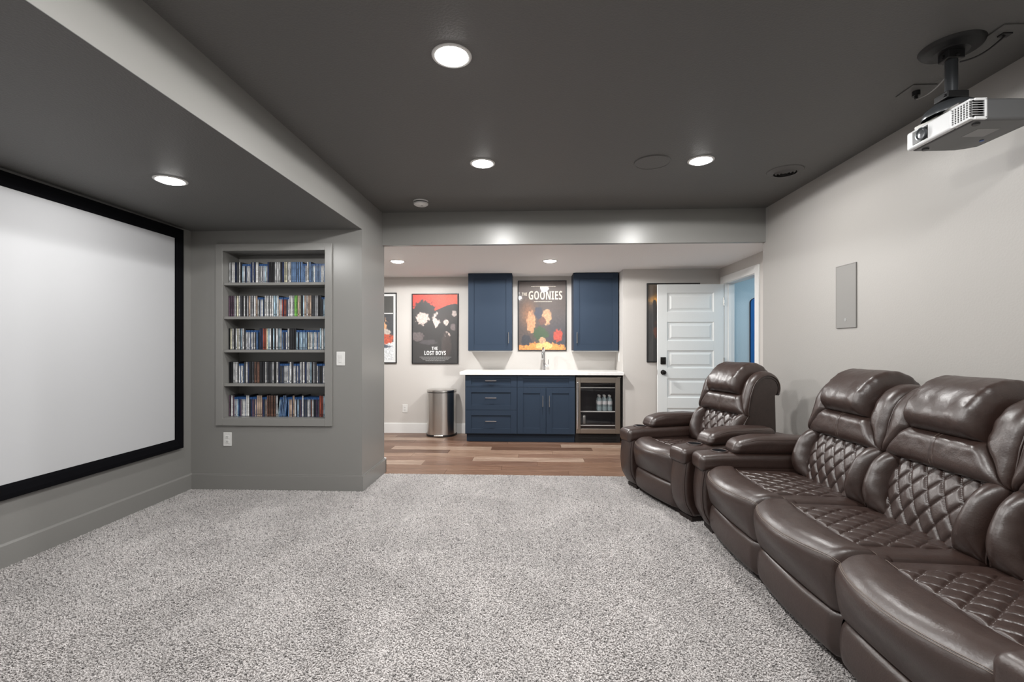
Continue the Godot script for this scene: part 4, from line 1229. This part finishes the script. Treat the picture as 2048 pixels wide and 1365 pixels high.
	# outlet plates in the ceiling and the cables
	for k in 2:
		var at: Vector3 = [V(1.955, CEIL, -2.455), V(1.965, CEIL, -2.02)][k]
		var e := thing("ceiling_outlet", ["dark square ceiling plate with a plugged in connector", "dark square ceiling plate beside the projector mount"][k], "outlet", at)
		part("plate", MB.new().rbox(V(-0.058, -0.006, -0.058), V(0.058, 0.0, 0.058), 0.002, 1), M.ceiling_paint, e)
		if k == 0:
			part("connector", MB.new().tube([V(0, -0.005, 0), V(0, -0.03, 0)], 0.017, 14).tube([V(0, -0.03, 0), V(0, -0.045, 0)], 0.008, 10), M.black_plastic, e)
		else:
			part("socket", MB.new().rbox(V(-0.02, -0.012, -0.014), V(0.02, -0.005, 0.014), 0.002, 1), M.black_plastic, e)
	var path := []
	for k in 17:
		var f := k / 16.0
		path.append(V(1.957, CEIL - 0.047, -2.453).lerp(V(1.842, 2.465, -2.131), f) - V(0, 0.02 * sin(f * PI), 0))
	var cb := MeshInstance3D.new()
	cb.name = numbered("power_cable"); cb.mesh = MB.new().tube(path, 0.003, 8).mesh(); cb.material_override = M.grey_plastic
	add_child(cb)
	tag(cb, "thin pale cable sagging from the ceiling plate to the mount pole", "cable")
	path = []
	for k in 13:
		var f := k / 12.0
		path.append(V(1.965, CEIL - 0.012, -2.02).lerp(V(1.846, 2.485, -2.09), f) - V(0, 0.02 * sin(f * PI), 0))
	cb = MeshInstance3D.new()
	cb.name = numbered("video_cable"); cb.mesh = MB.new().tube(path, 0.0035, 8).mesh(); cb.material_override = M.black_plastic
	add_child(cb)
	tag(cb, "short black cable between the mount pole and its ceiling plate", "cable")


func build_ceiling_items() -> void:
	var o := thing("ceiling_speaker", "round flush speaker grille in the dark ceiling", "speaker", V(0.852, CEIL, -3.335))
	part("rim", MB.new().lathe([Vector2(0.118, -0.001), Vector2(0.118, -0.006), Vector2(0.122, -0.008), Vector2(0.126, -0.006), Vector2(0.127, 0)], 56), M.ceiling_paint, o)
	part("grille", MB.new().lathe([Vector2(0.0, -0.0055), Vector2(0.118, -0.005)], 56), M.ceiling_paint, o)
	o = thing("air_vent", "round stepped air vent in the dark ceiling", "vent", V(1.882, CEIL, -3.545))
	part("flange", MB.new().lathe([Vector2(0.078, -0.02), Vector2(0.082, -0.016), Vector2(0.12, -0.006), Vector2(0.124, 0.0)], 56), M.ceiling_paint, o)
	part("throat", MB.new().lathe([Vector2(0.0, -0.006), Vector2(0.078, -0.0062)], 48), M.black_plastic, o)
	for k in 3:
		var r := 0.068 - k * 0.022
		part("cone_ring", MB.new().lathe([Vector2(r - 0.012, -0.024), Vector2(r, -0.014), Vector2(r + 0.002, -0.0075)], 48).lathe([Vector2(r, -0.0075), Vector2(r - 0.004, -0.014), Vector2(r - 0.012, -0.024)], 48), M.ceiling_paint, o)
	o = thing("smoke_detector", "white round smoke detector on the dark ceiling", "smoke detector", V(-1.0, CEIL, -4.15))
	part("mounting_base", MB.new().lathe([Vector2(0.064, -0.012), Vector2(0.066, -0.006), Vector2(0.066, 0)], 44), M.white_plastic, o)
	part("gap", MB.new().lathe([Vector2(0.058, -0.02), Vector2(0.058, -0.012), Vector2(0.064, -0.012)], 44), M.black_plastic, o)
	part("cover", MB.new().lathe([Vector2(0.0, -0.046), Vector2(0.03, -0.045), Vector2(0.052, -0.041), Vector2(0.064, -0.032), Vector2(0.066, -0.02), Vector2(0.058, -0.0195)], 44), M.white_plastic, o)
	part("test_button", MB.new().lathe([Vector2(0.0, -0.049), Vector2(0.01, -0.048), Vector2(0.011, -0.044)], 18, V(0.012, 0, 0.01)), M.grey_plastic, o)


func plate(called: String, label: String, category: String, at: Vector3, duplex: bool, m: Material) -> void:   # wall plate facing +z
	var o := thing(called, label, category, at)
	part("cover_plate", MB.new().rbox(V(-0.037, -0.06, 0), V(0.037, 0.06, 0.006), 0.003, 2), m, o)
	if duplex:
		for y in [-0.02, 0.02]:
			var s := part("socket", MB.new().rbox(V(-0.0165, y - 0.014, 0.005), V(0.0165, y + 0.014, 0.0085), 0.003, 2), m, o)
			part("slot", MB.new().box(V(-0.008, y - 0.003, 0.0084), V(-0.0055, y + 0.007, 0.0089)).box(V(0.0055, y - 0.003, 0.0084), V(0.008, y + 0.006, 0.0089)).box(V(-0.002, y - 0.0105, 0.0084), V(0.002, y - 0.0065, 0.0089)), M.black_plastic, s)
	else:
		part("rocker", MB.new().prism([Vector2(-0.033, 0.005), Vector2(-0.033, 0.008), Vector2(0.0, 0.0085), Vector2(0.033, 0.0115), Vector2(0.033, 0.005)].map(func(p): return Vector2(p.y, p.x)), -0.016, 0.016, func(z, y, x): return V(-x, y, z)), m, o)
	for y in [-0.048, 0.048]:
		part("screw", MB.new().lathe([Vector2(0.003, 0.0055), Vector2(0.0028, 0.0068), Vector2(0.0, 0.007)], 10, V(0, y, 0), Basis(Vector3.RIGHT, PI / 2)), m, o)


func build_wall_items() -> void:
	plate("wall_outlet", "grey white duplex outlet below the built in shelf", "outlet", V(-2.654, 0.44, SHELFWALL), true, M.white_plastic)
	plate("light_switch", "pale rocker switch on the grey wall beside the shelf", "switch", V(-1.65, 1.145, SHELFWALL), false, M.white_plastic)
	plate("wall_outlet", "white duplex outlet on the bar wall beside the trash can", "outlet", V(-1.826, 0.35, BARZ), true, M.white_plastic)
	var e := thing("bar_outlet", "narrow white outlet plate on the short side wall above the counter", "outlet", V(1.172, 1.10, -6.33))
	part("cover_plate", MB.new().rbox(V(-0.006, -0.06, -0.037), V(0, 0.06, 0.037), 0.003, 2), M.white_plastic, e)
	part("socket", MB.new().rbox(V(-0.0085, -0.034, -0.0165), V(-0.005, 0.034, 0.0165), 0.002, 1), M.white_plastic, e)
	# in-wall speaker on the right wall
	var o := thing("wall_speaker", "tall rectangular grey speaker grille on the light wall", "speaker", V(RIGHT, 1.605, -3.366))
	part("frame", MB.new().rbox(V(-0.01, -0.223, -0.105), V(0, 0.223, -0.099), 0.002, 1).rbox(V(-0.01, -0.223, 0.099), V(0, 0.223, 0.105), 0.002, 1).rbox(V(-0.01, -0.223, -0.099), V(0, -0.217, 0.099), 0.002, 1).rbox(V(-0.01, 0.217, -0.099), V(0, 0.223, 0.099), 0.002, 1), M.grille_grey, o)
	part("grille_cloth", MB.new().box(V(-0.009, -0.2169, -0.0989), V(-0.002, 0.2169, 0.0989)), M.grille_grey, o)
	part("badge", MB.new().lathe([Vector2(0.012, 0.0), Vector2(0.012, 0.0015), Vector2(0.0, 0.0017)], 20, V(-0.009, -0.165, 0.0), Basis(Vector3.BACK, PI / 2)), M.grey_plastic, o)


# ------------------------------------------------------------------ posters: plain colour studies in place of the printed artwork
func picture(w: int, h: int, ground: Callable, blobs: Array) -> StandardMaterial3D:
	var im := Image.create(w, h, false, Image.FORMAT_RGB8)
	var f := FastNoiseLite.new()
	f.seed = 9; f.frequency = 0.06; f.fractal_octaves = 3
	for y in h:
		for x in w:
			var u := (x + 0.5) / w; var v := (y + 0.5) / h
			var c: Color = ground.call(u, v)
			for b in blobs:
				var dx: float = (u - b[0]) / b[2]; var dy: float = (v - b[1]) / b[3]
				var d := sqrt(dx * dx + dy * dy) + f.get_noise_2d(x * 1.5 + b[0] * 900, y * 1.5) * 0.35
				var a := 1.0 - smoothstep(0.8, 1.05, d)
				if a > 0: c = c.lerp(b[4], a)
			var g := 1.0 + f.get_noise_2d(x * 3.0, y * 3.0) * 0.22
			im.set_pixel(x, y, Color(clampf(c.r * g, 0, 1), clampf(c.g * g, 0, 1), clampf(c.b * g, 0, 1)))
	var m := mat("print_%d" % M.size(), Color.WHITE, 0.5)
	m.albedo_texture = ImageTexture.create_from_image(im)
	m.texture_repeat = false
	return m


func poster(at: Vector3, w: float, h: float, label: String, print_: StandardMaterial3D, border := 0.0) -> Node3D:   # at is the centre, on the wall, facing +z
	var o := thing("framed_poster", label, "poster", at, 0.0, "framed posters round the bar")
	var t := 0.014; var d := 0.024
	for s in [-1, 1]:
		part("frame_bar", MB.new().rbox(V(s * (w / 2 - t / 2) - t / 2, -h / 2, 0), V(s * (w / 2 - t / 2) + t / 2, h / 2, d), 0.003, 2), M.black_satin, o)
		part("frame_bar", MB.new().rbox(V(-w / 2 + t, s * (h / 2 - t / 2) - t / 2, 0), V(w / 2 - t, s * (h / 2 - t / 2) + t / 2, d), 0.003, 2), M.black_satin, o)
	var iw := w / 2 - t; var ih := h / 2 - t
	if border > 0:
		part("mat_board", MB.new().box(V(-iw, -ih, 0.004), V(iw, ih, 0.008)), M.mat_white, o)
	var q := MB.new()
	q.quad(V(-iw + border, -ih + border, 0.0085), V(iw - border, -ih + border, 0.0085), V(iw - border, ih - border, 0.0085), V(-iw + border, ih - border, 0.0085))
	q.box(V(-iw + border, -ih + border, 0.002), V(iw - border, ih - border, 0.0082))
	part("print", q, print_, o)
	part("glazing", MB.new().box(V(-iw, -ih, 0.0125), V(iw, ih, 0.015)), M.glass, o)
	return o


func lettering(o: Node3D, text: String, size: float, wide: float, x: float, y: float, m: Material, called := "lettering", slant := 0.0) -> void:
	var tm := TextMesh.new()
	var f := SystemFont.new()
	f.font_names = PackedStringArray(["Droid Sans"]); f.font_weight = 700
	tm.font = f; tm.text = text; tm.font_size = 64; tm.pixel_size = size / 64.0; tm.depth = 0.0012
	tm.curve_step = 2.0
	var e := part(called, tm, m, o)
	var span: float = maxf(tm.get_aabb().size.x, 0.001)
	e.scale = V(wide / span, 1, 1)
	e.position = V(x, y, 0.0098)
	e.rotation.z = slant


func bars(o: Node3D, x0: float, x1: float, y0: float, rows: int, pitch: float, m: Material) -> void:   # lines of print too small to read
	var r := RandomNumberGenerator.new()
	r.seed = 77
	var b := MB.new()
	for k in rows:
		var ind := r.randf() * 0.06 * (x1 - x0) + 0.05 * k * (x1 - x0)
		var x := x0 + ind
		while x < x1 - ind:
			var w := r.randf_range(0.008, 0.03)
			b.box(V(x, y0 - k * pitch, 0.0088), V(minf(x + w, x1 - ind), y0 - k * pitch + pitch * 0.45, 0.0094))
			x += w + 0.005
	part("small_print", b, m, o)


func build_posters() -> void:
	# between the wall cabinets: brown and slate ground, warm mound, green and red patches
	var p := picture(110, 160, func(u, v):
		var c := Color(0.30, 0.24, 0.22).lerp(Color(0.16, 0.17, 0.23), smoothstep(0.3, 1.0, v) * smoothstep(0.35, 0.8, u))
		return c.lerp(Color(0.62, 0.40, 0.24), (1.0 - smoothstep(0.0, 0.28, Vector2(u - 0.2, (v - 0.47) * 0.9).length())) * 0.8),
		[[0.5, 1.0, 0.6, 0.11, Color(0.93, 0.58, 0.26)], [0.55, 0.94, 0.2, 0.06, Color(0.97, 0.74, 0.45)], [0.46, 0.77, 0.17, 0.11, Color(0.17, 0.29, 0.14)], [0.83, 0.79, 0.11, 0.1, Color(0.72, 0.24, 0.16)],
		[0.26, 0.6, 0.1, 0.17, Color(0.80, 0.57, 0.40)], [0.42, 0.46, 0.09, 0.1, Color(0.17, 0.18, 0.27)], [0.6, 0.52, 0.1, 0.12, Color(0.78, 0.58, 0.42)], [0.5, 0.58, 0.08, 0.06, Color(0.42, 0.25, 0.2)], [0.16, 0.86, 0.12, 0.08, Color(0.13, 0.13, 0.18)], [0.5, 0.86, 0.08, 0.05, Color(0.76, 0.6, 0.46)]])
	var o := poster(V(0.145, 1.6805, BARZ), 0.688, 0.998, "framed brown poster with large cream title between the navy wall cabinets", p)
	lettering(o, "THE", 0.06, 0.075, -0.252, 0.305, M.lettering_cream, "title_lettering")
	lettering(o, "GOONIES", 0.165, 0.475, 0.045, 0.285, M.lettering_cream, "title_lettering")
	bars(o, -0.16, 0.2, 0.41, 1, 0.02, M.lettering_cream)
	bars(o, -0.12, 0.14, 0.195, 1, 0.02, M.lettering_cream)
	# red over black
	p = picture(110, 160, func(u, v): return Color(0.90, 0.20, 0.13).lerp(Color(0.97, 0.36, 0.22), u * (1 - v * 2)) if v < 0.2 + 0.06 * sin(u * 5.0) else Color(0.14, 0.125, 0.125),
		[[0.25, 0.25, 0.27, 0.17, Color(0.15, 0.13, 0.13)], [0.22, 0.35, 0.16, 0.1, Color(0.80, 0.73, 0.70)], [0.53, 0.37, 0.09, 0.11, Color(0.82, 0.77, 0.74)], [0.75, 0.33, 0.25, 0.08, Color(0.17, 0.14, 0.14)], [0.75, 0.41, 0.06, 0.05, Color(0.80, 0.75, 0.72)], [0.93, 0.28, 0.06, 0.05, Color(0.74, 0.68, 0.66)],
		[0.77, 0.6, 0.07, 0.06, Color(0.78, 0.72, 0.69)], [0.1, 0.62, 0.16, 0.07, Color(0.38, 0.34, 0.34)], [0.9, 0.48, 0.06, 0.06, Color(0.45, 0.40, 0.4)], [0.75, 0.75, 0.12, 0.2, Color(0.24, 0.2, 0.19)], [0.35, 0.7, 0.2, 0.04, Color(0.27, 0.25, 0.26)]])
	o = poster(V(-1.388, 1.498, BARZ), 0.672, 1.006, "framed red and black poster on the wall above the trash can", p)
	lettering(o, "THE", 0.06, 0.085, -0.005, -0.283, M.lettering_white, "title_lettering")
	lettering(o, "LOST BOYS", 0.08, 0.31, 0.0, -0.35, M.lettering_white, "title_lettering")
	bars(o, -0.23, 0.24, -0.412, 4, 0.017, M.sticker)
	# white bordered one, half hidden by the pillar
	p = picture(90, 150, func(u, v): return (Color(0.25, 0.25, 0.24) if v < 0.29 else Color(0.22, 0.23, 0.25)) if v < 0.72 else Color(0.84, 0.85, 0.86),
		[[0.55, 0.48, 0.3, 0.2, Color(0.88, 0.66, 0.48)], [0.5, 0.67, 0.6, 0.1, Color(0.75, 0.33, 0.22)], [0.4, 0.4, 0.2, 0.1, Color(0.93, 0.76, 0.55)], [0.82, 0.56, 0.12, 0.05, Color(0.75, 0.7, 0.66)], [0.6, 0.785, 0.35, 0.035, Color(0.33, 0.37, 0.42)]])
	o = poster(V(-2.279, 1.508, BARZ), 0.672, 1.015, "white bordered framed poster half hidden behind the grey pillar", p, 0.035)
	part("print_band", MB.new().box(V(-0.28, 0.205, 0.0085), V(0.28, 0.217, 0.0095)), M.mat_white, o)
	# dark one behind the door
	p = picture(90, 150, func(u, v): return Color(0.33, 0.27, 0.2).lerp(Color(0.93, 0.66, 0.25), 1.0 - smoothstep(0.0, 0.14, absf(v - 0.2) + absf(u - 0.25) * 0.3)).lerp(Color(0.06, 0.055, 0.055), smoothstep(0.24, 0.42, v)),
		[[0.14, 0.32, 0.05, 0.12, Color(0.12, 0.1, 0.09)], [0.24, 0.33, 0.06, 0.09, Color(0.15, 0.12, 0.1)], [0.25, 0.62, 0.16, 0.09, Color(0.38, 0.2, 0.12)], [0.2, 0.5, 0.1, 0.03, Color(0.24, 0.16, 0.12)], [0.5, 0.55, 0.15, 0.2, Color(0.28, 0.16, 0.1)]])
	o = poster(V(1.807, 1.549, POSTZ), 0.672, 1.015, "dark framed poster with an orange glow mostly covered by the white door", p)
	bars(o, -0.21, 0.2, -0.36, 2, 0.05, M.lettering_white)


# ------------------------------------------------------------------ carpet pile
func build_carpet_pile() -> void:
	# one tuft: three short leaning strands
	var b := MB.new()
	for k in 3:
		var a := TAU * k / 3.0 + 0.4
		var o := V(cos(a), 0, sin(a))
		var side := V(-o.z, 0, o.x) * 0.0022
		var base := o * 0.0012
		var tip := o * 0.0042 + V(0, 0.0085, 0)
		var mid := o * 0.0030 + V(0, 0.0055, 0)
		b.quad(base - side, base + side, mid + side, mid - side)
		b.tri(mid - side, mid + side, tip)
		b.tri(mid + side, mid - side, V(0, 0.0078, 0) - o * 0.001)
	var mesh_ := b.mesh()
	mesh_.surface_set_material(0, M.tuft)
	var step := 0.0078
	var spots := PackedVector3Array()
	var x := LEFT + 0.018
	while x < 1.42:
		var z := HEAD + 0.02
		while z < -1.0:
			var px := x + rng.randf_range(-0.4, 0.4) * step
			var pz := z + rng.randf_range(-0.4, 0.4) * step
			var ok := not (px < JOG + 0.02 and pz < SHELFWALL + 0.02)
			if ok and px > 1.16 + 0.1 and pz > -3.2: ok = false
			if ok and -pz < 5.0 and (absf(px) < 1.25 * -pz + 0.4):
				spots.append(V(px, 0, pz))
			z += step
		x += step
	var mm := MultiMesh.new()
	mm.transform_format = MultiMesh.TRANSFORM_3D
	mm.use_colors = true
	mm.mesh = mesh_
	mm.instance_count = spots.size()
	var buf := PackedFloat32Array()
	buf.resize(spots.size() * 16)
	var f := FastNoiseLite.new()
	f.seed = 4; f.frequency = 1.6
	var i := 0
	for p in spots:
		var a := rng.randf() * TAU
		var s := rng.randf_range(0.8, 1.35); var h := rng.randf_range(0.7, 1.25)
		var brushed := f.get_noise_2d(p.x * 1.3 + 7.0, p.z * 0.6)      # direction the vacuum left the pile lying in
		var lx := rng.randf_range(-0.35, 0.35) + brushed * 0.3; var lz := rng.randf_range(-0.35, 0.35) + brushed * 0.5
		var ca := cos(a) * s; var sa := sin(a) * s
		buf[i] = ca; buf[i + 1] = lx; buf[i + 2] = sa; buf[i + 3] = p.x
		buf[i + 4] = 0; buf[i + 5] = h; buf[i + 6] = 0; buf[i + 7] = -0.001
		buf[i + 8] = -sa; buf[i + 9] = lz; buf[i + 10] = ca; buf[i + 11] = p.z
		var g := rng.randf_range(0.50, 0.72) * (1.0 + f.get_noise_2d(p.x, p.z) * 0.14)
		if rng.randf() < 0.08: g *= 0.5
		buf[i + 12] = g; buf[i + 13] = g * 0.957; buf[i + 14] = g * 0.945; buf[i + 15] = 1.0
		i += 16
	mm.buffer = buf
	var o := MultiMeshInstance3D.new()
	o.name = "carpet_pile"
	o.multimesh = mm
	add_child(o)
	tag(o, "short speckled light grey pile of the carpet", "carpet pile", "", "stuff")
